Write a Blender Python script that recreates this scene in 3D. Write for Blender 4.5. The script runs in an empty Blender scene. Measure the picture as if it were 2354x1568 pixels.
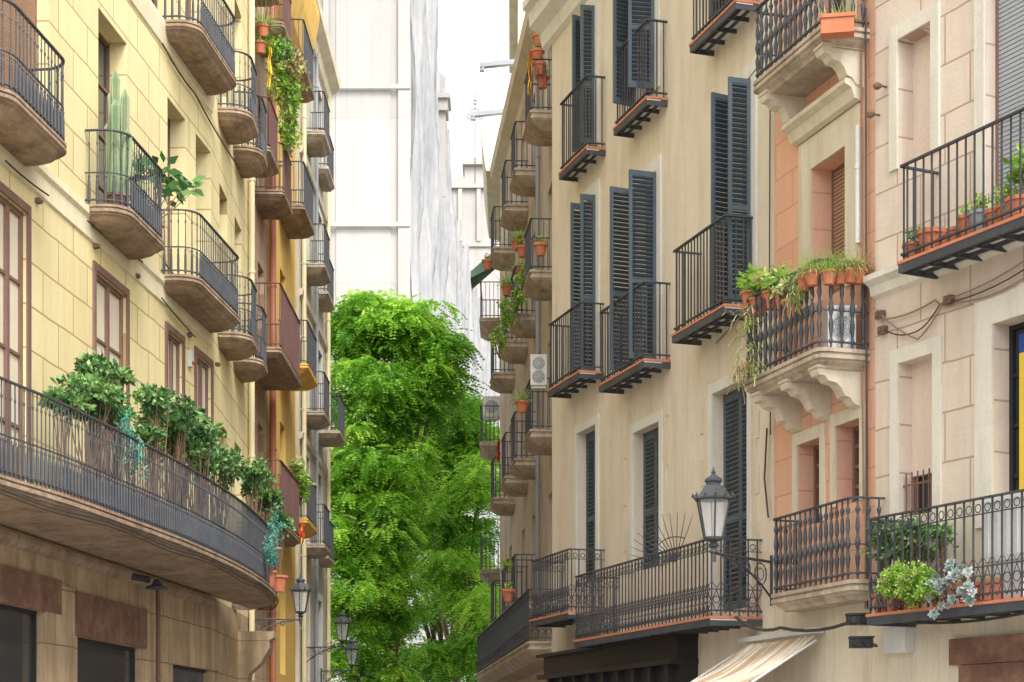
import bpy, math, random
import numpy as np
from mathutils import Matrix, Vector
random.seed(7); rng=np.random.default_rng(7)
F=4000.; CX=1177.; HZ=1720.; CH=1.6
col=bpy.context.scene.collection
WM={}
# ---------------------------------------------------------------- materials
def nmat(name):
    m=bpy.data.materials.new(name); m.use_nodes=True
    nt=m.node_tree; b=nt.nodes['Principled BSDF']
    return m,nt,b
def rgb(c): return (c[0],c[1],c[2],1)
def ramp(nt,src,p0,p1,c0=(0,0,0,1),c1=(1,1,1,1)):
    r=nt.nodes.new('ShaderNodeValToRGB'); e=r.color_ramp.elements
    e[0].position=p0; e[1].position=p1; e[0].color=c0; e[1].color=c1
    nt.links.new(src,r.inputs[0]); return r.outputs[0]
def mixc(nt,f,a,b,mode='MIX'):
    n=nt.nodes.new('ShaderNodeMix'); n.data_type='RGBA'; n.blend_type=mode
    for i,v in ((0,f),(6,a),(7,b)):
        if hasattr(v,'is_output') or hasattr(v,'links'): nt.links.new(v,n.inputs[i])
        elif i==0: n.inputs[0].default_value=v
        else: n.inputs[i].default_value=rgb(v)
    return n.outputs[2]
def noise(nt,vec,scale,detail=6,rough=.6):
    n=nt.nodes.new('ShaderNodeTexNoise'); n.inputs['Scale'].default_value=scale
    n.inputs['Detail'].default_value=detail; n.inputs['Roughness'].default_value=rough
    nt.links.new(vec,n.inputs['Vector']); return n.outputs['Fac']
def mapping(nt,vec,sc):
    m=nt.nodes.new('ShaderNodeMapping'); m.inputs['Scale'].default_value=sc
    nt.links.new(vec,m.inputs['Vector']); return m.outputs[0]
def plaster(name,c1,c2,stain=(.2,.15,.1),amt=.5,block=None,mortar=(.3,.2,.1),bump=.25,rough=.9,sc=.6,metal=0,streak=(2,2,.22)):
    m,nt,b=nmat(name)
    tc=nt.nodes.new('ShaderNodeTexCoord'); v=tc.outputs['Object']
    c=mixc(nt,ramp(nt,noise(nt,v,sc,8,.65),.38,.62),c1,c2)
    s=noise(nt,mapping(nt,v,streak),1.6,7,.72)
    sf=ramp(nt,s,.46,.76,(0,0,0,1),(amt,amt,amt,1))
    c=mixc(nt,sf,c,stain)
    blot=noise(nt,v,sc*5,5,.7)
    c=mixc(nt,ramp(nt,blot,.53,.72,(0,0,0,1),(amt*.6,)*3+(1,)),c,[x*.6+y*.25 for x,y in zip(c1,stain)])
    fine=noise(nt,v,28,4,.6)
    c=mixc(nt,ramp(nt,fine,.3,.75,(.3,.3,.3,1),(0,0,0,1)),c,[x*.7 for x in c1])
    bm=nt.nodes.new('ShaderNodeBump'); bm.inputs['Strength'].default_value=bump; bm.inputs['Distance'].default_value=.02
    h=fine
    if block:
        sx=nt.nodes.new('ShaderNodeSeparateXYZ'); nt.links.new(v,sx.inputs[0])
        wob=nt.nodes.new('ShaderNodeMath'); wob.operation='MULTIPLY_ADD'; wob.inputs[1].default_value=.05
        nt.links.new(noise(nt,v,1.3,2),wob.inputs[0]); nt.links.new(sx.outputs[2],wob.inputs[2])
        cx=nt.nodes.new('ShaderNodeCombineXYZ'); nt.links.new(sx.outputs[0],cx.inputs[0]); nt.links.new(wob.outputs[0],cx.inputs[1])
        br=nt.nodes.new('ShaderNodeTexBrick'); nt.links.new(cx.outputs[0],br.inputs['Vector'])
        br.inputs['Scale'].default_value=1; br.inputs['Brick Width'].default_value=block[0]; br.inputs['Row Height'].default_value=block[1]
        br.inputs['Mortar Size'].default_value=block[2]; br.inputs['Mortar Smooth'].default_value=.2
        br.inputs['Color1'].default_value=(1,1,1,1); br.inputs['Color2'].default_value=(.88,.88,.88,1)
        c=mixc(nt,.8,c,br.outputs['Color'],'MULTIPLY')
        c=mixc(nt,br.outputs['Fac'],c,mortar)
        mm=nt.nodes.new('ShaderNodeMath'); mm.operation='MULTIPLY_ADD'; mm.inputs[1].default_value=-1.5
        nt.links.new(br.outputs['Fac'],mm.inputs[0]); nt.links.new(fine,mm.inputs[2]); h=mm.outputs[0]
    nt.links.new(h,bm.inputs['Height']); nt.links.new(bm.outputs[0],b.inputs['Normal'])
    nt.links.new(c,b.inputs['Base Color']); b.inputs['Roughness'].default_value=rough; b.inputs['Metallic'].default_value=metal
    b.inputs['Specular IOR Level'].default_value=.25
    return m
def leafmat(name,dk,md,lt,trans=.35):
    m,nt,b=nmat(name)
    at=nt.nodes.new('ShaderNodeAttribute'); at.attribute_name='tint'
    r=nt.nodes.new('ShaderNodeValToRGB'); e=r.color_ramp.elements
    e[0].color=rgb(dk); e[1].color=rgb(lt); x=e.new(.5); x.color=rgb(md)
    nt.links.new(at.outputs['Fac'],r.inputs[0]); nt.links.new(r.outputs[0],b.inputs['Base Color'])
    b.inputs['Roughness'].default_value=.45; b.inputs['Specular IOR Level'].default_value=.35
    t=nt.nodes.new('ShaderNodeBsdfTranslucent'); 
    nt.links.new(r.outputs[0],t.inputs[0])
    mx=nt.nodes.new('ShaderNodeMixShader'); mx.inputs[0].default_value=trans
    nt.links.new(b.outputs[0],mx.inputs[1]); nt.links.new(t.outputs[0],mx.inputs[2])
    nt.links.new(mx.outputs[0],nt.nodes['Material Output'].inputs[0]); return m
def glassm(name,c,rough=.08):
    m,nt,b=nmat(name); tc=nt.nodes.new('ShaderNodeTexCoord')
    cc=mixc(nt,noise(nt,tc.outputs['Object'],1.2,3),c,[x*.4 for x in c]); nt.links.new(cc,b.inputs['Base Color'])
    b.inputs['Roughness'].default_value=rough; return m
YEL=plaster('yellow_block_render',(.82,.71,.38),(.77,.67,.38),(.56,.44,.24),.5,(1.15,.56,.014),(.42,.31,.14))
TRIMY=plaster('pale_yellow_trim',(.82,.75,.52),(.77,.70,.49),(.48,.41,.26),.5)
TAN=plaster('tan_ashlar_stone',(.60,.46,.29),(.42,.31,.20),(.13,.09,.06),.95,(1.3,.75,.010),(.22,.15,.09),.5,sc=.9)
STONE=plaster('weathered_balcony_stone',(.44,.33,.23),(.27,.19,.13),(.08,.055,.045),.95,None,bump=.9,sc=1.8,streak=(3,3,1.5))
STONE2=plaster('pale_balcony_stone',(.54,.46,.36),(.40,.32,.24),(.12,.09,.07),.9,None,bump=.6,sc=1.5,streak=(3,3,.8))
BEI=plaster('beige_lime_plaster',(.74,.67,.555),(.67,.585,.47),(.46,.37,.28),.7,None,bump=.4,sc=.5)
BEI2=plaster('grey_beige_plaster',(.62,.56,.45),(.52,.45,.35),(.24,.19,.14),.85)
TRIMW=plaster('white_grey_trim',(.72,.71,.66),(.66,.65,.60),(.42,.38,.32),.5)
PINK=plaster('salmon_render',(.76,.40,.27),(.73,.46,.33),(.58,.40,.29),.6,(.9,.42,.008),(.52,.27,.18))
PINKB=plaster('pale_pink_block_render',(.76,.655,.55),(.71,.60,.50),(.50,.40,.31),.6,(.75,.5,.011),(.44,.30,.23))
PINKP=plaster('plain_pink_plaster',(.74,.61,.51),(.70,.57,.47),(.5,.4,.31),.5)
TRIMQ=plaster('pale_grey_cream_surround',(.74,.71,.62),(.68,.64,.55),(.40,.35,.28),.55)
CRM=plaster('cream_stone',(.71,.645,.51),(.63,.565,.44),(.33,.27,.20),.65)
OCH=plaster('ochre_render',(.80,.50,.12),(.74,.52,.18),(.42,.27,.10),.7)
DRED=plaster('faded_red_brown_render',(.48,.34,.24),(.55,.41,.29),(.22,.13,.08),.7,(.9,.4,.01),(.30,.19,.12))
GRW=plaster('off_white_render',(.60,.57,.46),(.52,.49,.40),(.24,.21,.17),.75)
CHU=plaster('pale_church_stone',(.500,.485,.455),(.465,.445,.415),(.37,.345,.32),.7,(6,9,.03),(.40,.37,.34),.1,sc=.12,streak=(.5,.5,.05))
NET=plaster('scaffold_netting',(.46,.455,.445),(.33,.335,.35),(.17,.18,.21),.85,None,bump=.5,sc=.3,streak=(1.6,1.6,.07))
IRON=plaster('black_blue_iron',(.050,.058,.072),(.075,.083,.096),(.15,.10,.07),.4,rough=.5,bump=.1,sc=3)
IRON2=plaster('brown_maroon_iron',(.15,.075,.068),(.11,.06,.055),(.22,.13,.08),.4,rough=.55,bump=.1,sc=3)
SHUT=plaster('slate_blue_shutter_paint',(.090,.118,.142),(.072,.100,.124),(.17,.18,.18),.5,rough=.55,bump=.1,sc=2)
BRN=plaster('maroon_brown_wood',(.22,.125,.10),(.17,.10,.08),(.36,.26,.19),.4,rough=.6,sc=2)
CURT=plaster('cream_curtain_panel',(.74,.69,.53),(.66,.60,.46),(.48,.42,.31),.4,rough=.5,streak=(9,9,.1))
BLIND=plaster('brown_wood_blind',(.42,.26,.16),(.34,.21,.13),(.2,.14,.1),.5)
BLINDG=plaster('grey_roller_blind',(.44,.47,.50),(.38,.41,.45),(.26,.26,.26),.4,rough=.5)
TILE=plaster('terracotta_tile_edge',(.60,.23,.13),(.50,.19,.11),(.22,.12,.08),.6,sc=3)
TERR=plaster('terracotta_pot_clay',(.58,.20,.10),(.50,.18,.10),(.36,.25,.18),.5,sc=4)
MARB=plaster('brown_marble_panel',(.20,.10,.07),(.12,.065,.05),(.40,.26,.18),.85,rough=.45,sc=3.5,streak=(2,2,2))
BLK=plaster('black_shopfront_panel',(.022,.023,.025),(.028,.028,.032),(.06,.06,.06),.3,rough=.4,sc=2)
PIPEY=plaster('yellow_painted_pipe',(.76,.66,.40),(.70,.60,.38),(.46,.36,.22),.5,rough=.6)
PIPER=plaster('rust_red_pipe',(.46,.18,.11),(.40,.15,.09),(.22,.12,.07),.4,rough=.6)
CABLE=plaster('dark_cable',(.05,.045,.04),(.08,.06,.05),(.13,.11,.1),.2,rough=.6)
CABLEB=plaster('brown_painted_cable',(.36,.25,.18),(.28,.19,.13),(.13,.09,.07),.4,rough=.7)
WHT=plaster('white_enamel',(.70,.70,.69),(.64,.64,.63),(.42,.42,.4),.5,rough=.4)
GREY=plaster('galvanised_grey',(.34,.36,.39),(.28,.30,.33),(.18,.18,.18),.3,rough=.4)
CANV=plaster('striped_canvas',(.72,.65,.52),(.66,.59,.47),(.40,.30,.19),.7,(.07,30,.012),(.42,.29,.19),sc=2)
ASPH=plaster('stone_paving',(.36,.34,.31),(.30,.28,.26),(.2,.19,.18),.4,(.6,.4,.01),(.2,.19,.18))
BARK=plaster('tree_bark',(.26,.17,.11),(.18,.12,.08),(.09,.07,.05),.6,bump=.8,sc=3)
CACT=plaster('cactus_skin',(.30,.38,.22),(.20,.30,.16),(.44,.38,.26),.7,rough=.7,sc=3)
REDC=plaster('red_cloth',(.6,.05,.03),(.5,.04,.03),(.4,.05,.04),.2)
YELC=plaster('yellow_cloth',(.80,.58,.06),(.75,.53,.06),(.6,.4,.05),.2)
BLUC=plaster('blue_cloth',(.03,.09,.35),(.03,.08,.3),(.03,.05,.2),.2)
GREENC=plaster('faded_green_canvas',(.20,.32,.24),(.16,.27,.2),(.13,.15,.13),.3)
GL=glassm('dark_window_glass',(.06,.07,.075)); GLB=glassm('bluish_window_glass',(.10,.13,.16),.15)
LANT,nt_,b_=nmat('frosted_lantern_glass'); b_.inputs['Base Color'].default_value=(.62,.64,.64,1); b_.inputs['Alpha'].default_value=.32; b_.inputs['Roughness'].default_value=.15
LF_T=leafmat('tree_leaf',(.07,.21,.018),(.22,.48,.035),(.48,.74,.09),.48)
LF_D=leafmat('dark_ficus_leaf',(.022,.072,.022),(.06,.17,.045),(.26,.44,.14),.2)
LF_L=leafmat('lime_leaf',(.12,.27,.03),(.26,.47,.06),(.50,.66,.15),.35)
LF_S=leafmat('spider_plant_leaf',(.22,.32,.07),(.44,.53,.17),(.68,.68,.38),.3)
LF_Y=leafmat('dry_straw_leaf',(.30,.26,.08),(.52,.43,.20),(.64,.55,.28),.3)
LF_G=leafmat('grey_blue_succulent_leaf',(.17,.24,.22),(.30,.36,.34),(.50,.52,.50),.1)
LF_C=leafmat('turquoise_plastic_leaf',(.02,.26,.21),(.06,.42,.35),(.26,.62,.52),.3)
# ---------------------------------------------------------------- mesh builder
class MB:
    def __init__(s): s.v=[]; s.f=[]; s.m=[]
    def add(s,vs,fs,mi=0):
        o=len(s.v); s.v+=vs; s.f+=[tuple(i+o for i in f) for f in fs]; s.m+=[mi]*len(fs)
    def box(s,x0,x1,y0,y1,z0,z1,mi=0):
        vs=[(x,y,z) for z in (z0,z1) for y in (y0,y1) for x in (x0,x1)]
        s.add(vs,[(0,2,3,1),(4,5,7,6),(0,1,5,4),(2,6,7,3),(0,4,6,2),(1,3,7,5)],mi)
    def obox(s,O,A,B,C,mi=0):
        O=Vector(O);A=Vector(A);B=Vector(B);C=Vector(C)
        vs=[tuple(O+A*i+B*j+C*k) for k in (0,1) for j in (0,1) for i in (0,1)]
        s.add(vs,[(0,2,3,1),(4,5,7,6),(0,1,5,4),(2,6,7,3),(0,4,6,2),(1,3,7,5)],mi)
    def quad(s,a,b,c,d,mi=0): s.add([a,b,c,d],[(0,1,2,3)],mi)
    def tube(s,pts,r,n=6,mi=0,r1=None,cap=True):
        pts=[Vector(p) for p in pts]; rings=[]; vs=[]; fs=[]
        N=len(pts)
        for i,p in enumerate(pts):
            t=(pts[min(i+1,N-1)]-pts[max(i-1,0)]); 
            if t.length<1e-7: t=Vector((0,0,1))
            t.normalize(); a=Vector((0,0,1)) if abs(t.z)<.9 else Vector((1,0,0))
            x=t.cross(a).normalized(); y=t.cross(x)
            rr=r if r1 is None else r+(r1-r)*i/(N-1)
            for k in range(n):
                an=2*math.pi*k/n; vs.append(tuple(p+x*rr*math.cos(an)+y*rr*math.sin(an)))
        for i in range(N-1):
            for k in range(n):
                fs.append((i*n+k,i*n+(k+1)%n,(i+1)*n+(k+1)%n,(i+1)*n+k))
        if cap: fs.append(tuple(range(n))[::-1]); fs.append(tuple((N-1)*n+k for k in range(n)))
        s.add(vs,fs,mi)
    def lathe(s,x,y,z,prof,n=8,mi=0,ph=0):
        vs=[];fs=[]
        for r,h in prof:
            for k in range(n):
                a=2*math.pi*k/n+ph; vs.append((x+r*math.cos(a),y+r*math.sin(a),z+h))
        for i in range(len(prof)-1):
            for k in range(n): fs.append((i*n+k,i*n+(k+1)%n,(i+1)*n+(k+1)%n,(i+1)*n+k))
        fs.append(tuple(range(n))[::-1]); fs.append(tuple((len(prof)-1)*n+k for k in range(n)))
        s.add(vs,fs,mi)
    def sweep(s,path,w,z0,z1,mi=0):
        P=[Vector((p[0],p[1])) for p in path]; N=len(P); vs=[];fs=[]
        for i in range(N):
            t=P[min(i+1,N-1)]-P[max(i-1,0)]; t.normalize(); nn=Vector((-t.y,t.x))*w/2
            a=P[i]+nn; b=P[i]-nn
            vs+=[(a.x,a.y,z0),(b.x,b.y,z0),(b.x,b.y,z1),(a.x,a.y,z1)]
        for i in range(N-1):
            for k in range(4): fs.append((i*4+k,i*4+(k+1)%4,(i+1)*4+(k+1)%4,(i+1)*4+k))
        fs.append((3,2,1,0)); fs.append(tuple((N-1)*4+k for k in range(4)))
        s.add(vs,fs,mi)
    def ext(s,poly,axis,a,b,mi=0):
        n=len(poly); vs=[(a,p[0],p[1]) for p in poly]+[(b,p[0],p[1]) for p in poly]
        fs=[tuple(range(n)),tuple(range(2*n-1,n-1,-1))]+[(i,(i+1)%n,n+(i+1)%n,n+i) for i in range(n)]
        s.add(vs,fs,mi)
def I4(): return Matrix.Identity(4)
def link(o,parent,M):
    col.objects.link(o); M=M if M is not None else I4(); WM[o.name]=M
    if parent is not None:
        o.parent=parent; o.matrix_basis=WM[parent.name].inverted()@M
    else: o.matrix_basis=M
def add(name,mb,mats,parent=None,M=None,label=None,smooth=False,**kw):
    me=bpy.data.meshes.new(name); me.from_pydata(mb.v,[],mb.f)
    if not isinstance(mats,(list,tuple)): mats=[mats]
    for m in mats: me.materials.append(m)
    if len(mats)>1: me.polygons.foreach_set('material_index',mb.m)
    if smooth: me.polygons.foreach_set('use_smooth',[True]*len(me.polygons))
    me.update(); o=bpy.data.objects.new(name,me); link(o,parent,M)
    if label: o['label']=label
    for k,v in kw.items(): o[k]=v
    return o
def thing(name,label,cat,loc=(0,0,0),group=None):
    e=bpy.data.objects.new(name,None); e.empty_display_size=.2; link(e,None,Matrix.Translation(Vector(loc)))
    e['label']=label; e['category']=cat
    if group: e['group']=group
    return e
def W(px,py,Y): return Vector(((px-CX)/F*Y,Y,CH+(HZ-py)/F*Y))
# ---------------------------------------------------------------- facade frame
class Fac:
    def __init__(s,X0,k,side,Y0=25.):
        L=math.hypot(k,1); d=Vector((k/L,1/L))
        s.u=d if side=='R' else -d; s.n=Vector((-s.u.y,s.u.x)); s.O=Vector((X0+k*Y0,Y0)); s.side=side
        s.M=Matrix(((s.u.x,s.n.x,0,s.O.x),(s.u.y,s.n.y,0,s.O.y),(0,0,1,0),(0,0,0,1))); s.holes=[]
    def Y(s,px,off=0):
        a=(px-CX)/F; return (off+s.O.dot(s.n))/(a*s.n.x+s.n.y)
    def s(s_,px,off=0):
        Y=s_.Y(px,off); a=(px-CX)/F; return (Vector((a*Y,Y))-s_.O).dot(s_.u)
    def sY(s_,Y,off=0):
        return ((Y-s_.O.y)-off*s_.n.y)/s_.u.y
    def z(s,px,py,off=0): return CH+(HZ-py)/F*s.Y(px,off)
    def loc(s,X,Y): d=Vector((X,Y))-s.O; return (d.dot(s.u),d.dot(s.n))
    def w(s,sx,off,z): return s.M@Vector((sx,off,z))
def wall(B,fac,s0,s1,zt,mat,back=7,name='wall',zb=0):
    if s0>s1: s0,s1=s1,s0
    mb=MB(); xs=sorted({s0,s1}|{h[0] for h in fac.holes}|{h[1] for h in fac.holes}); zs=sorted({zb,zt}|{h[2] for h in fac.holes}|{h[3] for h in fac.holes})
    xs=[x for x in xs if s0<=x<=s1]; zs=[z for z in zs if zb<=z<=zt]
    for i in range(len(xs)-1):
        for j in range(len(zs)-1):
            cx=(xs[i]+xs[i+1])/2; cz=(zs[j]+zs[j+1])/2
            if any(h[0]<cx<h[1] and h[2]<cz<h[3] for h in fac.holes): continue
            mb.quad((xs[i],0,zs[j]),(xs[i],0,zs[j+1]),(xs[i+1],0,zs[j+1]),(xs[i+1],0,zs[j]))
    for a,b,c,d,r in fac.holes:
        if c>=zt or d<=zb: continue
        if d>zt: d=zt-.01
        if c<zb: c=zb+.01
        mb.quad((a,0,c),(a,-r,c),(a,-r,d),(a,0,d)); mb.quad((b,0,c),(b,0,d),(b,-r,d),(b,-r,c))
        mb.quad((a,0,c),(b,0,c),(b,-r,c),(a,-r,c)); mb.quad((a,0,d),(a,-r,d),(b,-r,d),(b,0,d))
        mb.quad((a-.05,-r-.01,c-.05),(b+.05,-r-.01,c-.05),(b+.05,-r-.01,d+.05),(a-.05,-r-.01,d+.05))
    mb.quad((s0,0,zb),(s0,-back,zb),(s0,-back,zt),(s0,0,zt)); mb.quad((s1,0,zb),(s1,-back,zb),(s1,-back,zt),(s1,0,zt))
    mb.quad((s0,0,zt),(s1,0,zt),(s1,-back,zt),(s0,-back,zt)); mb.quad((s0,-back,zb),(s1,-back,zb),(s1,-back,zt),(s0,-back,zt))
    return add(name,mb,mat,B,fac.M)
def louver(mb,O,d,wd,z0,z1,t=.035,pitch=.062):
    d=Vector((d[0],d[1],0)).normalized(); n=Vector((-d.y,d.x,0)); O=Vector((O[0],O[1],0)); k=Vector((0,0,1)); st=.045
    c=O-n*t/2
    for a in (0,wd-st): mb.obox(c+d*a+k*z0,d*st,n*t,k*(z1-z0))
    for zz in (z0,(z0*.6+z1*.4),z1-.09): mb.obox(c+d*st+k*zz+n*.002,d*(wd-2*st),n*(t-.004),k*(.09))
    z=z0+.1
    while z<z1-.1:
        mb.obox(O-n*.022+d*st+k*z,d*(wd-2*st),n*.044+k*.034,k*.008); z+=pitch
def window(B,fac,pn,pf,yt,yb,kind='closed',rec=.22,trim=None,zt=None,zb=None,tw=.16,pane=None,fm=None,leafw=.42,mull=1,rails=3):
    s0,s1=sorted((fac.s(pn),fac.s(pf)))
    zt=fac.z(pn,yt) if zt is None else zt; zb=fac.z(pn,yb) if zb is None else zb
    fac.holes.append((s0,s1,zb,zt,rec)); M=fac.M; y=-rec
    mb=MB()
    def frame(mb,w=.06,y0=y,y1=y+.06,mull=1,rails=3):
        mb.box(s0,s0+w,y0,y1,zb,zt); mb.box(s1-w,s1,y0,y1,zb,zt); mb.box(s0+w,s1-w,y0,y1-.002,zt-w,zt); mb.box(s0+w,s1-w,y0,y1-.002,zb,zb+w)
        m=(s0+s1)/2
        if mull: mb.box(m-w*.6,m+w*.6,y0,y1+.01,zb+w,zt-w)
        for i in range(1,rails+1):
            zz=zb+(zt-zb)*i/(rails+1); 
            mb.box(s0+w,m-w*.6,y0,y1-.012,zz-.02,zz+.02); mb.box(m+w*.6,s1-w,y0,y1-.012,zz-.02,zz+.02)
    name='window'
    if kind in('door','dark','open'):
        frame(mb,.07 if kind=='door' else .05,mull=mull,rails=rails); fmat=fm or (BRN if kind=='door' else SHUT)
        if kind=='door': 
            mb.box(s0+.07,s1-.07,y,y+.05,zb+.07,zb+.07+(zt-zb)*.16)
            q=.11; mb.box(s0-q,s0-.001,.0015,.03,zb,zt+q); mb.box(s1+.001,s1+q,.0015,.03,zb,zt+q); mb.box(s0-.001,s1+.001,.0015,.028,zt+.001,zt+q)
        w=add(name,mb,fmat,B,M)
        pb=MB(); pb.quad((s0,y+.02,zb),(s1,y+.02,zb),(s1,y+.02,zt),(s0,y+.02,zt)); add('window_pane',pb,pane or (CURT if kind=='door' else GL),w,M)
        if kind=='open':
            wd=min(leafw,(s1-s0)*.5)
            for ss in (s0,s1):
                lb=MB(); an=random.uniform(-.12,.12)+(.1 if ss==s0 else -.1)
                louver(lb,(ss,.03),(math.sin(an),math.cos(an)),wd,zb+.02,zt-.03); add('shutter',lb,SHUT,w,M)
    elif kind=='closed':
        frame(mb,.04,mull=0,rails=0); w=add(name,mb,fm or SHUT,B,M); m=(s0+s1)/2
        for a,b in((s0+.04,m-.004),(m+.004,s1-.04)):
            lb=MB(); louver(lb,(a,y+.05),(1,0),b-a,zb+.04,zt-.045); add('shutter',lb,fm or SHUT,w,M)
    elif kind=='blind':
        frame(mb,.04,mull=0,rails=0); w=add(name,mb,fm or BRN,B,M); lb=MB(); z=zb+.05
        while z<zt-.05: lb.obox((s0+.04,y+.03,z),(s1-s0-.08,0,0),(0,.02,-.008),(0,.004,.034)); z+=.045
        lb.box(s0+.04,s1-.04,y+.01,y+.028,zb+.04,zt-.04)
        add('blind',lb,pane or BLIND,w,M)
    elif kind=='niche':
        mb.box(s0,s1,y-.02,y+.01,zb,zt); w=add('blind_window_niche',mb,pane or PINKP,B,M)
    if trim:
        tb=MB(); q=.028
        tb.box(s0-tw,s0-.001,.0015,q,zb,zt+tw*1.2); tb.box(s1+.001,s1+tw,.0015,q,zb,zt+tw*1.2); tb.box(s0-.001,s1+.001,.0015,q-.003,zt+.001,zt+tw*1.2)
        add('window_surround',tb,trim,w,M)
    return w,s0,s1,zb,zt
def outline(s0,s1,p,r,n=6):
    pts=[(s0,.0)]
    for i in range(n+1):
        a=math.pi-math.pi/2*i/n; pts.append((s0+r+r*math.cos(a),p-r+r*math.sin(a)))
    for i in range(n+1):
        a=math.pi/2-math.pi/2*i/n; pts.append((s1-r+r*math.cos(a),p-r+r*math.sin(a)))
    return pts+[(s1,.0)]
def layers(mb,path,lay,mi=0):
    c=(path[0][0]+path[-1][0])/2; hw=abs(path[0][0]-path[-1][0])/2; pm=max(p[1] for p in path); n=len(path); vs=[];fs=[]
    for z,ins in lay:
        for s,y in path: vs.append((c+(s-c)*(1-ins/hw),y*(1-ins/pm) if y>0.01 else y-.02,z))
    for i in range(len(lay)-1):
        for k in range(n): fs.append((i*n+k,i*n+(k+1)%n,(i+1)*n+(k+1)%n,(i+1)*n+k))
    fs.append(tuple(range(n))); fs.append(tuple((len(lay)-1)*n+k for k in range(n))[::-1]); mb.add(vs,fs,mi)
def resample(path,sp):
    P=[Vector(p) for p in path]; out=[]; L=sum((P[i+1]-P[i]).length for i in range(len(P)-1)); n=max(2,int(round(L/sp))); step=L/n
    tgt=step*.5; acc=0
    for i in range(len(P)-1):
        d=P[i+1]-P[i]; l=d.length
        while tgt<=acc+l+1e-9 and l>0:
            out.append((P[i]+d*((tgt-acc)/l),d.normalized())); tgt+=step
        acc+=l
    return out
BAL=[(.010,0),(.012,.04),(.022,.07),(.022,.10),(.012,.13),(.019,.2),(.022,.3),(.013,.36),(.020,.39),(.010,.43),(.009,.7),(.017,.74),(.009,.78),(.009,1)]
BALF=[(.014,0),(.014,.03),(.022,.05),(.021,.1),(.020,.30),(.014,.36),(.020,.385),(.009,.42),(.008,.8),(.015,.83),(.008,.86),(.008,1)]
BALO=[(.012,0),(.012,.05),(.026,.08),(.012,.12),(.020,.2),(.026,.28),(.012,.36),(.024,.42),(.030,.46),(.024,.5),(.012,.56),(.024,.64),(.018,.75),(.010,.8),(.026,.87),(.010,.92),(.010,1)]
def ring(mb,c,t,r,w=.006,n=10):
    t=Vector((t[0],t[1],0)); pts=[]
    for i in range(n+1):
        a=2*math.pi*i/n; pts.append(Vector(c)+t*r*math.cos(a)+Vector((0,0,r*math.sin(a))))
    mb.tube(pts,w,4,cap=False)
def railing(mb,path,z,h,style='bar',sp=.11):
    mb.sweep(path,.045,z+h-.018,z+h); mb.sweep(path,.03,z+.06,z+.078)
    for p,t in resample(path,sp):
        if style=='bar': 
            mb.box(p.x-.0075,p.x+.0075,p.y-.0075,p.y+.0075,z,z+h-.018)
        else:
            prof={'bal':BAL,'fat':BALF,'orn':BALO}.get(style)
            if prof: mb.lathe(p.x,p.y,z,[(r,q*(h-.018)) for r,q in prof],6)
            elif style=='scroll':
                mb.box(p.x-.0075,p.x+.0075,p.y-.0075,p.y+.0075,z,z+h-.018)
                q=Vector((t.x,t.y,0))*sp/2
                for a,b in ((.02,.30),(.30,.02)):
                    mb.tube([Vector((p.x,p.y,z+a+.02))-q,Vector((p.x,p.y,z+b+.02))+q],.006,4,cap=False)
                ring(mb,(p.x+q.x,p.y+q.y,z+.20),t,sp*.36); ring(mb,(p.x+q.x,p.y+q.y,z+h-.10),t,sp*.30)
                mb.tube([Vector((p.x,p.y,z+.34))-q,Vector((p.x,p.y,z+.42)),Vector((p.x,p.y,z+.34))+q],.006,4,cap=False)
    if style=='scroll':
        mb.sweep(path,.02,z+.32,z+.332); mb.sweep(path,.02,z+h-.16,z+h-.15)
    if style in('fat','bal','orn'):
        mb.sweep(path,.022,z+h*.42,z+h*.42+.014)
STP=[(0,0),(-.035,0),(-.04,.022),(-.055,.022),(-.06,.0),(-.10,.0),(-.115,.03),(-.13,.035),(-.15,.075),(-.20,.12),(-.25,.22),(-.26,.25),(-.24,.28),(-.245,.34)]
STF=[(0,0),(-.04,0),(-.045,.025),(-.065,.025),(-.07,.0),(-.11,.0),(-.12,.04),(-.14,.05),(-.17,.10),(-.20,.12)]
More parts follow.
